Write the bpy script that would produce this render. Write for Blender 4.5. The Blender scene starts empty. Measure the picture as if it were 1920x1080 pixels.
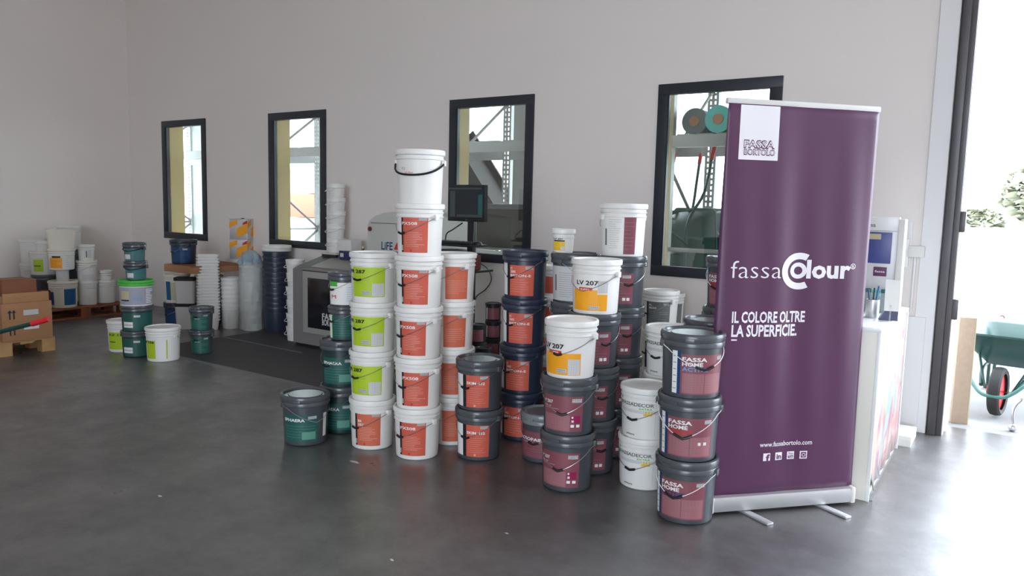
import bpy, bmesh, math, random
from mathutils import Vector, Matrix, noise
random.seed(7)
sc = bpy.context.scene
COL = sc.collection
PI = math.pi

# ------------------------------------------------------------------ camera
CX, CY, F, CAMH = 960.0, 540.0, 1410.83, 1.52
EX = Vector((0.82834806, 0.08055567, -0.5543918))     # world X (along the back wall) seen from the camera (x right, y down, z forward)
EY = Vector((0.55967936, -0.07578241, 0.82523696))    # world Y (towards the back wall)
EZ = Vector((0.02446437, -0.99386509, -0.10785956))   # world Z
CAM = Vector((0, 0, CAMH))
cd = bpy.data.cameras.new('camera'); cam = bpy.data.objects.new('camera', cd); COL.objects.link(cam)
cd.sensor_fit = 'HORIZONTAL'; cd.sensor_width = 36.0; cd.lens = F / 1920 * 36.0
cd.clip_start = 0.05; cd.clip_end = 300
def c2w(v): return Vector((EX.dot(v), EY.dot(v), EZ.dot(v)))
rx, ry, rz = c2w(Vector((1, 0, 0))), c2w(Vector((0, -1, 0))), c2w(Vector((0, 0, -1)))
cam.matrix_world = Matrix(((rx.x, ry.x, rz.x, 0), (rx.y, ry.y, rz.y, 0), (rx.z, ry.z, rz.z, CAMH), (0, 0, 0, 1)))
sc.camera = cam
def wray(x, y): return c2w(Vector((x - CX, y - CY, F)))
def fl(x, y, z=0.0):            # point of the horizontal plane z seen at x, y of the 1920 x 1080 photograph
    d = wray(x, y); return CAM + d * ((z - CAMH) / d.z)
def onY(x, y, Y):
    d = wray(x, y); return CAM + d * (Y / d.y)
def dep(x, y, zc): return CAM + wray(x, y) * (zc / F)

# ------------------------------------------------------------------ light
w = bpy.data.worlds.new('sky'); sc.world = w; w.use_nodes = True
bg = w.node_tree.nodes['Background']; bg.inputs[0].default_value = (0.80, 0.89, 1.0, 1); bg.inputs[1].default_value = 11.5
sd = bpy.data.lights.new('sun', 'SUN'); sd.energy = 20.0; sd.angle = math.radians(1.2); sd.color = (1.0, 0.95, 0.87)
sun = bpy.data.objects.new('sun', sd); COL.objects.link(sun)
sun.rotation_euler = Vector((-0.25, 0.55, -0.80)).to_track_quat('-Z', 'Y').to_euler()
sc.view_settings.view_transform = 'Standard'; sc.view_settings.look = 'None'
sc.view_settings.exposure = 0.08; sc.view_settings.gamma = 1.0; sc.view_settings.use_curve_mapping = False
D, WT = 5.95, 0.30              # inner face of the back wall, wall thickness
XL, XR, YF, ZC = -10.62, 5.6, -7.0, 6.2
DOOR_L, DOOR_R, DOOR_H = -0.345, 4.6, 4.8
GATE = (-0.3, 4.8, 4.2)         # open gate in the wall behind the camera: x range, height
def portal(name, loc, rot, sx, sy):
    l = bpy.data.lights.new(name, 'AREA'); l.shape = 'RECTANGLE'; l.size = sx; l.size_y = sy; l.cycles.is_portal = True
    o = bpy.data.objects.new(name, l); COL.objects.link(o); o.location = loc; o.rotation_euler = rot; return o
portal('door_portal', ((DOOR_L + DOOR_R) / 2, D + WT + .01, DOOR_H / 2), (-PI / 2, 0, 0), DOOR_R - DOOR_L, DOOR_H)
portal('gate_portal', ((GATE[0] + GATE[1]) / 2, YF - .31, GATE[2] / 2), (PI / 2, 0, 0), GATE[1] - GATE[0], GATE[2])
sc.cycles.max_bounces = 7; sc.cycles.diffuse_bounces = 5; sc.cycles.glossy_bounces = 3; sc.cycles.transparent_max_bounces = 8

# ------------------------------------------------------------------ materials
MAT = {}
def mat(name, col, rough=0.5, metal=0.0, var=0.0, vscale=8.0, bump=0.0, bscale=60.0, spec=0.5, emit=None, alpha=None, rvar=0.0):
    if name in MAT: return MAT[name]
    m = bpy.data.materials.new(name); m.use_nodes = True; nt = m.node_tree; p = nt.nodes['Principled BSDF']
    p.inputs['Base Color'].default_value = (*col, 1); p.inputs['Roughness'].default_value = rough
    p.inputs['Metallic'].default_value = metal; p.inputs['Specular IOR Level'].default_value = spec
    if var or bump or rvar:
        tc = nt.nodes.new('ShaderNodeTexCoord')
    if var or rvar:
        n = nt.nodes.new('ShaderNodeTexNoise'); n.inputs['Scale'].default_value = vscale; n.inputs['Detail'].default_value = 5
        nt.links.new(tc.outputs['Object'], n.inputs['Vector'])
    if var:
        mx = nt.nodes.new('ShaderNodeMix'); mx.data_type = 'RGBA'
        mx.inputs[6].default_value = (*[max(0, c * (1 - var)) for c in col], 1); mx.inputs[7].default_value = (*[min(1, c * (1 + var)) for c in col], 1)
        nt.links.new(n.outputs['Fac'], mx.inputs[0]); nt.links.new(mx.outputs[2], p.inputs['Base Color'])
    if rvar:
        mr = nt.nodes.new('ShaderNodeMapRange'); mr.inputs['To Min'].default_value = rough - rvar; mr.inputs['To Max'].default_value = rough + rvar
        nt.links.new(n.outputs['Fac'], mr.inputs['Value']); nt.links.new(mr.outputs[0], p.inputs['Roughness'])
    if bump:
        b = nt.nodes.new('ShaderNodeBump'); b.inputs['Strength'].default_value = bump; b.inputs['Distance'].default_value = 0.01
        n2 = nt.nodes.new('ShaderNodeTexNoise'); n2.inputs['Scale'].default_value = bscale; n2.inputs['Detail'].default_value = 3
        nt.links.new(tc.outputs['Object'], n2.inputs['Vector']); nt.links.new(n2.outputs['Fac'], b.inputs['Height']); nt.links.new(b.outputs['Normal'], p.inputs['Normal'])
    if emit: p.inputs['Emission Color'].default_value = (*emit[:3], 1); p.inputs['Emission Strength'].default_value = emit[3]
    if alpha is not None: p.inputs['Alpha'].default_value = alpha
    MAT[name] = m; return m
def srgb(r, g, b):
    return tuple((c / 255 / 12.92) if c / 255 <= 0.04045 else ((c / 255 + 0.055) / 1.055) ** 2.4 for c in (r, g, b))

mat('wall', (0.83, 0.775, 0.74), 0.85, var=0.03, vscale=1.2, bump=0.05, bscale=120)
mat('ceiling', (0.74, 0.72, 0.71), 0.9)
mat('outer_wall', (0.80, 0.74, 0.50), 0.8)
mat('reveal', (0.72, 0.57, 0.27), 0.6)
mat('frame', (0.022, 0.027, 0.036), 0.35)
mat('steel_jamb', (0.075, 0.07, 0.075), 0.38, metal=0.2, var=0.25, vscale=6)
mat('trimwhite', (0.78, 0.77, 0.78), 0.6)
mat('white', (0.80, 0.79, 0.76), 0.38, var=0.02)
mat('cream', (0.74, 0.70, 0.60), 0.42, var=0.02)
mat('matte_white', (0.74, 0.73, 0.70), 0.6)
mat('charcoal', (0.062, 0.070, 0.080), 0.36, var=0.06)
mat('charcoal_lid', (0.078, 0.086, 0.096), 0.24, var=0.05)
mat('clear_lid', (0.20, 0.22, 0.23), 0.25)
mat('navy', (0.026, 0.034, 0.060), 0.34)
mat('darkgreen', (0.016, 0.040, 0.040), 0.36)
mat('wire', (0.42, 0.42, 0.43), 0.35, metal=0.9)
mat('wirewhite', (0.80, 0.80, 0.80), 0.4)
mat('mat_rubber', (0.044, 0.043, 0.046), 0.6, var=0.15, vscale=4)
mat('black', (0.012, 0.012, 0.014), 0.45)
mat('l_red', srgb(205, 92, 72), 0.5, var=0.03)
mat('l_red2', srgb(205, 104, 76), 0.5, var=0.03)
mat('l_lime', srgb(176, 205, 40), 0.5, var=0.02)
mat('l_orange', srgb(245, 166, 20), 0.5, var=0.02)
mat('l_yellow', srgb(235, 190, 20), 0.5)
mat('l_rose', srgb(132, 74, 84), 0.45, var=0.03)
mat('l_rose_light', srgb(156, 104, 110), 0.5)
mat('l_magenta', srgb(150, 20, 80), 0.5)
mat('l_green', srgb(34, 90, 82), 0.45, var=0.04)
mat('l_green_light', srgb(92, 150, 132), 0.5)
mat('l_grass', srgb(70, 180, 60), 0.5)
mat('l_blue', srgb(28, 92, 140), 0.5, var=0.05)
mat('l_teal', srgb(58, 110, 112), 0.5)
mat('l_lilac', srgb(158, 160, 174), 0.5)
mat('l_lightblue', srgb(100, 160, 210), 0.5)
mat('l_navyblue', srgb(20, 62, 110), 0.5)
mat('l_grey', srgb(112, 116, 116), 0.5)
mat('l_palegrey', srgb(205, 205, 205), 0.5)
mat('l_white', srgb(235, 235, 232), 0.5)
mat('l_pink', srgb(232, 168, 152), 0.5)
mat('l_black', srgb(28, 26, 30), 0.5)
mat('l_redbright', srgb(200, 45, 40), 0.5)
mat('l_beige', srgb(196, 186, 150), 0.5)
mat('l_tan', srgb(200, 120, 60), 0.5)
mat('card', srgb(176, 130, 92), 0.8, var=0.08, vscale=5)
mat('card2', srgb(150, 98, 70), 0.8, var=0.08, vscale=5)
mat('redbrown', srgb(110, 46, 44), 0.7, var=0.08)
mat('pallet', srgb(196, 156, 106), 0.75, var=0.15, vscale=12)
mat('pallet_dark', srgb(142, 84, 54), 0.75, var=0.15, vscale=12)
mat('machine', srgb(126, 122, 122), 0.5)
mat('machine_light', srgb(160, 159, 154), 0.5)
mat('machine_white', srgb(196, 196, 190), 0.5)
mat('machine_dark', srgb(96, 94, 94), 0.5)
mat('darkglass', (0.012, 0.014, 0.020), 0.12)
mat('screen', (0.012, 0.020, 0.028), 0.15)
mat('screen_text', srgb(48, 58, 58), 0.3, emit=(0.10, 0.16, 0.15, 0.1))
mat('screen_teal', srgb(20, 80, 80), 0.3, emit=(0.02, 0.12, 0.11, 0.2))
mat('plasticblack', (0.014, 0.015, 0.018), 0.4)
mat('barrow', srgb(22, 68, 62), 0.4, var=0.1)
mat('barrow_light', srgb(70, 120, 112), 0.35)
mat('rubber', (0.02, 0.02, 0.02), 0.7, bump=0.3, bscale=90)
mat('red', srgb(215, 40, 45), 0.4)
mat('chrome', (0.75, 0.75, 0.76), 0.15, metal=1.0)
mat('alu', (0.62, 0.62, 0.63), 0.35, metal=0.6)
mat('banner', srgb(88, 48, 82), 0.42, var=0.03, vscale=3)
mat('banner_back', srgb(190, 190, 190), 0.6)
mat('print_white', srgb(238, 236, 240), 0.5)
mat('print_purple', srgb(104, 54, 96), 0.5)
mat('counter', srgb(226, 222, 212), 0.4)
mat('counter_top', srgb(235, 235, 235), 0.25)
mat('blueprint', srgb(66, 74, 140), 0.35, var=0.25, vscale=25)
mat('navyplastic', srgb(40, 46, 90), 0.4)
mat('rack', (0.34, 0.35, 0.34), 0.45, metal=0.5, var=0.1)
mat('beam', (0.40, 0.41, 0.42), 0.45, metal=0.3)
mat('osb', srgb(168, 148, 128), 0.8, var=0.15, vscale=30)
mat('orange', srgb(215, 120, 100), 0.6)
mat('darkbrown', srgb(50, 44, 40), 0.7)
mat('tin', (0.62, 0.62, 0.66), 0.32, metal=0.5)
mat('amber', srgb(150, 95, 30), 0.3)
mat('outdoor_ground', (0.24, 0.235, 0.235), 0.9, var=0.1, vscale=2)
mat('outdoor_white', (0.80, 0.80, 0.78), 0.8)
mat('leaf', (0.28, 0.30, 0.22), 0.7, var=0.4, vscale=3)
mat('trunk', (0.12, 0.08, 0.05), 0.9)
mat('roll', (0.16, 0.19, 0.20), 0.6)
mat('tealfilm', srgb(90, 190, 185), 0.4)

def floor_mat():
    m = bpy.data.materials.new('polished_concrete'); m.use_nodes = True; nt = m.node_tree; p = nt.nodes['Principled BSDF']
    tc = nt.nodes.new('ShaderNodeTexCoord')
    def N(scale, det=6, rough=.6):
        n = nt.nodes.new('ShaderNodeTexNoise'); n.inputs['Scale'].default_value = scale; n.inputs['Detail'].default_value = det; n.inputs['Roughness'].default_value = rough
        nt.links.new(tc.outputs['Object'], n.inputs['Vector']); return n
    n1, n2, n3 = N(1.3, 9, .7), N(6, 8, .7), N(55, 3)
    r = nt.nodes.new('ShaderNodeValToRGB'); r.color_ramp.elements[0].position = .36; r.color_ramp.elements[1].position = .64
    r.color_ramp.elements[0].color = (0.048, 0.045, 0.045, 1); r.color_ramp.elements[1].color = (0.120, 0.114, 0.114, 1)
    a = nt.nodes.new('ShaderNodeMath'); a.operation = 'MULTIPLY_ADD'; a.inputs[1].default_value = .45
    nt.links.new(n2.outputs['Fac'], a.inputs[0]); 
    h = nt.nodes.new('ShaderNodeMath'); h.operation = 'MULTIPLY'; h.inputs[1].default_value = .55; nt.links.new(n1.outputs['Fac'], h.inputs[0]); nt.links.new(h.outputs[0], a.inputs[2])
    nt.links.new(a.outputs[0], r.inputs['Fac'])
    sp = nt.nodes.new('ShaderNodeValToRGB'); sp.color_ramp.elements[0].position = .70; sp.color_ramp.elements[1].position = .80
    sp.color_ramp.elements[0].color = (0, 0, 0, 1); sp.color_ramp.elements[1].color = (.35, .35, .35, 1); nt.links.new(n3.outputs['Fac'], sp.inputs['Fac'])
    mx = nt.nodes.new('ShaderNodeMix'); mx.data_type = 'RGBA'; mx.inputs[7].default_value = (.4, .39, .38, 1)
    nt.links.new(sp.outputs['Color'], mx.inputs[0]); nt.links.new(r.outputs['Color'], mx.inputs[6]); nt.links.new(mx.outputs[2], p.inputs['Base Color'])
    mr = nt.nodes.new('ShaderNodeMapRange'); mr.inputs['To Min'].default_value = .36; mr.inputs['To Max'].default_value = .52
    nt.links.new(n2.outputs['Fac'], mr.inputs['Value']); nt.links.new(mr.outputs[0], p.inputs['Roughness'])
    b = nt.nodes.new('ShaderNodeBump'); b.inputs['Strength'].default_value = .06; b.inputs['Distance'].default_value = .01
    nt.links.new(n2.outputs['Fac'], b.inputs['Height']); nt.links.new(b.outputs['Normal'], p.inputs['Normal'])
    p.inputs['Specular IOR Level'].default_value = 0.5; p.inputs['Coat Weight'].default_value = 1.0; p.inputs['Coat Roughness'].default_value = 0.34; p.inputs['Coat IOR'].default_value = 1.85
    n4 = N(2.2, 10, .75)
    for inp, lo, hi in (('Coat Weight', .35, 1.25), ('Coat Roughness', .26, .46)):
        q = nt.nodes.new('ShaderNodeMapRange'); q.inputs['From Min'].default_value = .3; q.inputs['From Max'].default_value = .7; q.inputs['To Min'].default_value = lo if inp == 'Coat Weight' else hi; q.inputs['To Max'].default_value = min(1, hi) if inp == 'Coat Weight' else lo
        nt.links.new(n4.outputs['Fac'], q.inputs['Value']); nt.links.new(q.outputs[0], p.inputs[inp])
    MAT['floor'] = m
floor_mat()
def mixmat(name, fac, col, rough, glossy, tint=(.93, .95, .94, 1)):
    m = bpy.data.materials.new(name); m.use_nodes = True; nt = m.node_tree; nt.nodes.remove(nt.nodes['Principled BSDF'])
    t = nt.nodes.new('ShaderNodeBsdfTransparent'); g = nt.nodes.new('ShaderNodeBsdfGlossy' if glossy else 'ShaderNodeBsdfPrincipled')
    t.inputs[0].default_value = tint
    g.inputs['Color' if glossy else 'Base Color'].default_value = (*col, 1); g.inputs['Roughness'].default_value = rough
    mx = nt.nodes.new('ShaderNodeMixShader'); mx.inputs[0].default_value = fac
    nt.links.new(t.outputs[0], mx.inputs[1]); nt.links.new(g.outputs[0], mx.inputs[2]); nt.links.new(mx.outputs[0], nt.nodes['Material Output'].inputs[0])
    MAT[name] = m
mixmat('glass', .07, (1, 1, 1), .02, True, (.70, .73, .71, 1))
mixmat('film', .42, (.72, .76, .75), .3, False)
mixmat('bluefilm', .6, (.40, .56, .66), .3, False)
mixmat('acrylic', .25, (.8, .85, .9), .1, False)
def art_mat():
    m = bpy.data.materials.new('abstract_print'); m.use_nodes = True; nt = m.node_tree; p = nt.nodes['Principled BSDF']
    tc = nt.nodes.new('ShaderNodeTexCoord'); mp = nt.nodes.new('ShaderNodeMapping'); mp.inputs['Scale'].default_value = (1, 1.6, .7)
    n = nt.nodes.new('ShaderNodeTexNoise'); n.inputs['Scale'].default_value = 2.6; n.inputs['Detail'].default_value = 6; n.inputs['Distortion'].default_value = 1.6
    nt.links.new(tc.outputs['Object'], mp.inputs[0]); nt.links.new(mp.outputs[0], n.inputs['Vector'])
    r = nt.nodes.new('ShaderNodeValToRGB'); e = r.color_ramp.elements
    e[0].position = .28; e[0].color = (.14, .30, .27, 1); e[1].position = .75; e[1].color = (.48, .16, .04, 1)
    for pos, c in ((.40, (.34, .40, .37)), (.47, (.26, .10, .22)), (.53, (.50, .24, .20)), (.60, (.48, .40, .34)), (.66, (.50, .20, .07))):
        x = e.new(pos); x.color = (*c, 1)
    nt.links.new(n.outputs['Fac'], r.inputs['Fac']); nt.links.new(r.outputs['Color'], p.inputs['Base Color']); p.inputs['Roughness'].default_value = .3
    MAT['art'] = m
art_mat()

# ------------------------------------------------------------------ mesh helpers
def obj(name, bm, m, parent=None, smooth=True, angle=40, mods=None):
    me = bpy.data.meshes.new(name)
    bm.normal_update(); bm.to_mesh(me); bm.free()
    for x in (m if isinstance(m, (list, tuple)) else [m]): me.materials.append(MAT[x])
    if smooth:
        for p in me.polygons: p.use_smooth = True
        me.set_sharp_from_angle(angle=math.radians(angle))
    o = bpy.data.objects.new(name, me); COL.objects.link(o)
    if parent: o.parent = parent
    return o
def box(bm, x0, x1, y0, y1, z0, z1, bev=0.0, M=None, mi=0):
    v = [bm.verts.new((x, y, z)) for z in (z0, z1) for y in (y0, y1) for x in (x0, x1)]
    fs = [bm.faces.new([v[i] for i in f]) for f in ((0, 2, 3, 1), (4, 5, 7, 6), (0, 1, 5, 4), (2, 6, 7, 3), (0, 4, 6, 2), (1, 3, 7, 5))]
    for f in fs: f.material_index = mi
    if bev:
        es = list({e for f in fs for e in f.edges})
        r = bmesh.ops.bevel(bm, geom=es, offset=bev, segments=2, affect='EDGES', profile=.6)
        v = list({q for f in r['faces'] for q in f.verts} | {q for q in v if q.is_valid})
    if M is not None: bmesh.ops.transform(bm, matrix=M, verts=[q for q in v if q.is_valid])
    return bm
def nb(): return bmesh.new()
def bx(*a, **k): return box(nb(), *a, **k)
def lathe(bm, prof, n=36, cap0=True, cap1=True, M=None):
    rings = []
    for r, z in prof:
        rings.append([bm.verts.new((r * math.sin(2 * PI * i / n), -r * math.cos(2 * PI * i / n), z)) for i in range(n)])
    for a, b in zip(rings, rings[1:]):
        for i in range(n): bm.faces.new((a[i], a[(i + 1) % n], b[(i + 1) % n], b[i]))
    if cap0: bm.faces.new(list(reversed(rings[0])))
    if cap1: bm.faces.new(rings[-1])
    if M is not None: bmesh.ops.transform(bm, matrix=M, verts=[v for r in rings for v in r])
    return bm
def tube(bm, pts, r, n=6, closed=False):
    pts = [Vector(p) for p in pts]; rings = []; N = len(pts)
    up = None
    for i, p in enumerate(pts):
        if closed: t = pts[(i + 1) % N] - pts[i - 1]
        else: t = pts[min(i + 1, N - 1)] - pts[max(i - 1, 0)]
        t.normalize()
        if up is None: up = t.orthogonal().normalized()
        else: up = (up - t * up.dot(t)); up = up.normalized() if up.length > 1e-6 else t.orthogonal().normalized()
        s = t.cross(up)
        rings.append([bm.verts.new(p + (up * math.cos(2 * PI * k / n) + s * math.sin(2 * PI * k / n)) * r) for k in range(n)])
    rr = list(zip(rings, rings[1:])) + ([(rings[-1], rings[0])] if closed else [])
    for a, b in rr:
        for k in range(n): bm.faces.new((a[k], a[(k + 1) % n], b[(k + 1) % n], b[k]))
    if not closed:
        bm.faces.new(list(reversed(rings[0]))); bm.faces.new(rings[-1])
    return bm
def smoothpath(pts, k=6):
    pts = [Vector(p) for p in pts]; out = []
    for i in range(len(pts) - 1):
        p0, p1, p2, p3 = pts[max(i - 1, 0)], pts[i], pts[i + 1], pts[min(i + 2, len(pts) - 1)]
        for j in range(k):
            t = j / k; out.append(.5 * ((2 * p1) + (p2 - p0) * t + (2 * p0 - 5 * p1 + 4 * p2 - p3) * t * t + (3 * p1 - p0 - 3 * p2 + p3) * t ** 3))
    out.append(pts[-1]); return out
LABELS = []
def tag(o, label, cat, group=None, kind=None):
    o['label'] = label; o['category'] = cat; n = len(label.replace('-', ' ').split())
    if group: o['group'] = group
    if kind: o['kind'] = kind
    LABELS.append((label, n)); return o
def thing(name, label, cat, loc=(0, 0, 0), rz=0, group=None):
    o = bpy.data.objects.new(name, None); COL.objects.link(o); o.empty_display_size = .1
    o.location = loc; o.rotation_euler = (0, 0, rz)
    if label: tag(o, label, cat, group)
    return o
KIDS = {}
def kids(o): return [c for c in bpy.data.objects if c.parent == o]
def copy_tree(o, tree, parent=None):
    c = o.copy(); COL.objects.link(c); c.parent = parent
    for ch in tree.get(o.name, []): copy_tree(ch, tree, c)
    return c
def struct(name, bm, m, parent=None, smooth=False):
    o = obj(name, bm, m, parent, smooth)
    if parent is None: o['kind'] = 'structure'
    return o
_TX = {}
def text2d(s, bold=0.0, sp=1.0):
    k = (s, bold, sp)
    if k in _TX: return _TX[k]
    cu = bpy.data.curves.new('t', 'FONT'); cu.body = s; cu.size = 1.0; cu.offset = bold; cu.resolution_u = 2; cu.space_character = sp
    cu.fill_mode = 'FRONT'; cu.dimensions = '2D'
    o = bpy.data.objects.new('t', cu); COL.objects.link(o)
    dg = bpy.context.evaluated_depsgraph_get(); dg.update(); me = o.evaluated_get(dg).to_mesh()
    V = [(v.co.x, v.co.y) for v in me.vertices]; P = [tuple(p.vertices) for p in me.polygons]
    o.evaluated_get(dg).to_mesh_clear(); bpy.data.objects.remove(o); bpy.data.curves.remove(cu)
    if V:
        x0 = min(v[0] for v in V); V = [(x - x0, y) for x, y in V]
    _TX[k] = (V, P); return _TX[k]
def add_text(bm, s, size, fn, bold=0.0, xs=1.0, sp=1.0, mi=0, width=None):
    V, P = text2d(s, bold, sp)
    if not V: return 0
    W = max(v[0] for v in V)
    if width: xs = width / (W * size)
    vs = [bm.verts.new(fn(x * size * xs, y * size)) for x, y in V]
    for p in P:
        try: f = bm.faces.new([vs[i] for i in p]); f.material_index = mi
        except ValueError: pass
    return W * size * xs
# ------------------------------------------------------------------ the hall
struct('floor', bx(XL - .3, XR + .3, YF - .3, D + WT, -.2, 0), 'floor')
WINS = [(-9.79, -8.81), (-7.555, -6.565), (-4.785, -3.795), (-2.578, -1.576)]
WZ = (0.97, 2.55)
def wall_with_holes(axis0, axis1, holes, zmax, mk):
    xs = sorted({axis0, axis1, *[h[0] for h in holes], *[h[1] for h in holes]})
    bm = nb()
    for a, b in zip(xs, xs[1:]):
        hs = sorted([(h[2], h[3]) for h in holes if h[0] <= a + 1e-6 and h[1] >= b - 1e-6]); z = 0
        for h0, h1 in hs + [(zmax, zmax)]:
            if h0 > z + 1e-6: mk(bm, a, b, z, h0)
            z = h1
    bmesh.ops.remove_doubles(bm, verts=bm.verts, dist=1e-5)
    return bm
holes = [(a, b, *WZ) for a, b in WINS] + [(DOOR_L, DOOR_R, 0, DOOR_H)]
struct('wall_back', wall_with_holes(XL - .3, XR + .3, holes, ZC, lambda bm, a, b, z0, z1: box(bm, a, b, D, D + WT, z0, z1)), 'wall')
struct('wall_left', bx(XL - .3, XL, YF, D, 0, ZC), 'wall')
struct('wall_right', bx(XR, XR + .3, YF, D, 0, ZC), 'wall')
struct('wall_front', wall_with_holes(XL - .3, XR + .3, [(GATE[0], GATE[1], 0, GATE[2])], ZC, lambda bm, a, b, z0, z1: box(bm, a, b, YF - .3, YF, z0, z1)), 'wall')
struct('ceiling', bx(XL - .3, XR + .3, YF - .3, D + WT, ZC, ZC + .2), 'ceiling')
# windows
for i, (a, b) in enumerate(WINS):
    r = thing('window_%d' % (i + 1), None, None, (a, D, WZ[0])); r['kind'] = 'structure'
    W, H, t = b - a, WZ[1] - WZ[0], .085
    for q in ((0, W, H - t, H), (0, W, 0, t), (0, t, t, H - t), (W - t, W, t, H - t)):
        obj('frame_bar', bx(q[0], q[1], -.018, .05, q[2], q[3], .004), 'frame', r)
    for q in ((t, t + .012, t, H - t), (W - t - .012, W - t, t, H - t)):
        obj('glazing_bead', bx(q[0], q[1], -.006, .03, q[2], q[3]), 'frame', r)
    obj('glass', bx(t, W - t, .020, .026, t, H - t), 'glass', r, smooth=False)
    for q in ((.0, .012, 0, H), (W - .012, W, 0, H)):
        obj('reveal_panel', bx(q[0], q[1], .051, WT, q[2], q[3]), 'reveal', r, smooth=False)
    for q in ((0, .012), (H - .012, H)):
        obj('reveal_panel', bx(.012, W - .012, .051, WT, q[0], q[1]), 'reveal', r, smooth=False)
# door opening: dark steel post, white strip beside it
r = thing('door_1', None, None, (DOOR_L, D, 0)); r['kind'] = 'structure'
obj('steel_post', bx(-.092, -.04, -.035, .06, 0, DOOR_H, .006), 'steel_jamb', r)
obj('guide_rail', bx(-.04, -.004, -.02, .12, 0, DOOR_H, .004), 'steel_jamb', r)
obj('seal_strip', bx(-.1, -.092, -.012, .02, 0, DOOR_H, .002), 'black', r)
obj('reveal_panel', bx(-.004, .012, .12, WT + .02, 0, DOOR_H), 'trimwhite', r)
for z in (.82, 1.42): obj('latch_block', bx(-.006, .03, -.01, .05, z, z + .14, .006), 'steel_jamb', r)
obj('lintel_post', bx(0, DOOR_R - DOOR_L, -.035, .06, DOOR_H, DOOR_H + .1), 'steel_jamb', r)
obj('steel_post', bx(DOOR_R - DOOR_L, DOOR_R - DOOR_L + .09, -.035, .06, 0, DOOR_H), 'steel_jamb', r)
bm = nb(); box(bm, -.57, -.448, D - .022, D, 0, ZC, .004); o = struct('trim_1', bm, 'trimwhite')
bm = nb(); box(bm, -.80, -.50, D - .035, D, 0, .82, .004); struct('trim_2', bm, 'trimwhite')
# conduit and socket beside the door
r = thing('cable_conduit', 'thin white cable conduit with a small junction box on wall beside the doorway', 'conduit', (-.60, D, 0))
obj('pipe', tube(nb(), [(0, -.012, .85), (0, -.012, 1.26)], .010, 8), 'trimwhite', r)
obj('pipe', tube(nb(), [(.045, -.012, 1.30), (.045, -.012, 4.2)], .010, 8), 'trimwhite', r)
obj('junction_box', bx(-.045, .06, -.05, 0, 1.235, 1.315, .008), 'matte_white', r)
# outside
struct('ground_outside', bx(-45, 40, D + WT, 60, -.25, -.012), 'outdoor_ground')
struct('ground_front', bx(-45, 40, -45, YF - .3, -.25, -.012), 'outdoor_ground')
struct('canopy_roof', bx(-15, -.9, D + WT, 9.3, 3.3, 3.42), 'outdoor_white')  # unseen roof, added to keep the racks and window reveals in shade
struct('wall_outer_end', bx(-1.02, -.9, D + WT + .02, 9.3, 0, 3.3), 'outdoor_white')  # unseen end wall, added to block side light from the window reveals

# ------------------------------------------------------------------ buckets
def rbody(k, z):
    return k['rb'] + (k['rt'] - k['rb']) * max(0, min(1, z / k['H']))
def cone_pt(k, a, z, off):
    r = rbody(k, z) + off; return Vector((r * math.sin(a), -r * math.cos(a), z))
def patch(bm, k, a0, a1, z0, z1, off):
    n = max(2, int(abs(a1 - a0) / 7) + 1); rows = []
    for z in (z0, z1):
        rows.append([bm.verts.new(cone_pt(k, math.radians(a0 + (a1 - a0) * i / n), z, off)) for i in range(n + 1)])
    for i in range(n): bm.faces.new((rows[0][i], rows[0][i + 1], rows[1][i + 1], rows[1][i]))
def rows(m, a0, a1, z0, z1, n, fill=.4, seed=1, ragged=True):
    rnd = random.Random(seed); out = []; s = (z1 - z0) / n
    for i in range(n):
        z = z1 - (i + .5) * s; e = a1 if not ragged else a0 + (a1 - a0) * rnd.uniform(.55, 1)
        out.append(('r', m, a0, e, z - s * fill / 2, z + s * fill / 2))
    return out
def logo(a, z, w=16, h=.017, m='l_palegrey', t='l_grey'):
    return [('r', m, a, a + w, z, z + h), ('t', t, 'FASSA', a + 1, z + h * .53, h * .52, .02, None, w - 2), ('t', t, 'BORTOLO', a + 1, z + h * .08, h * .45, .02, None, w - 2)]
PROTO = {}
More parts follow.
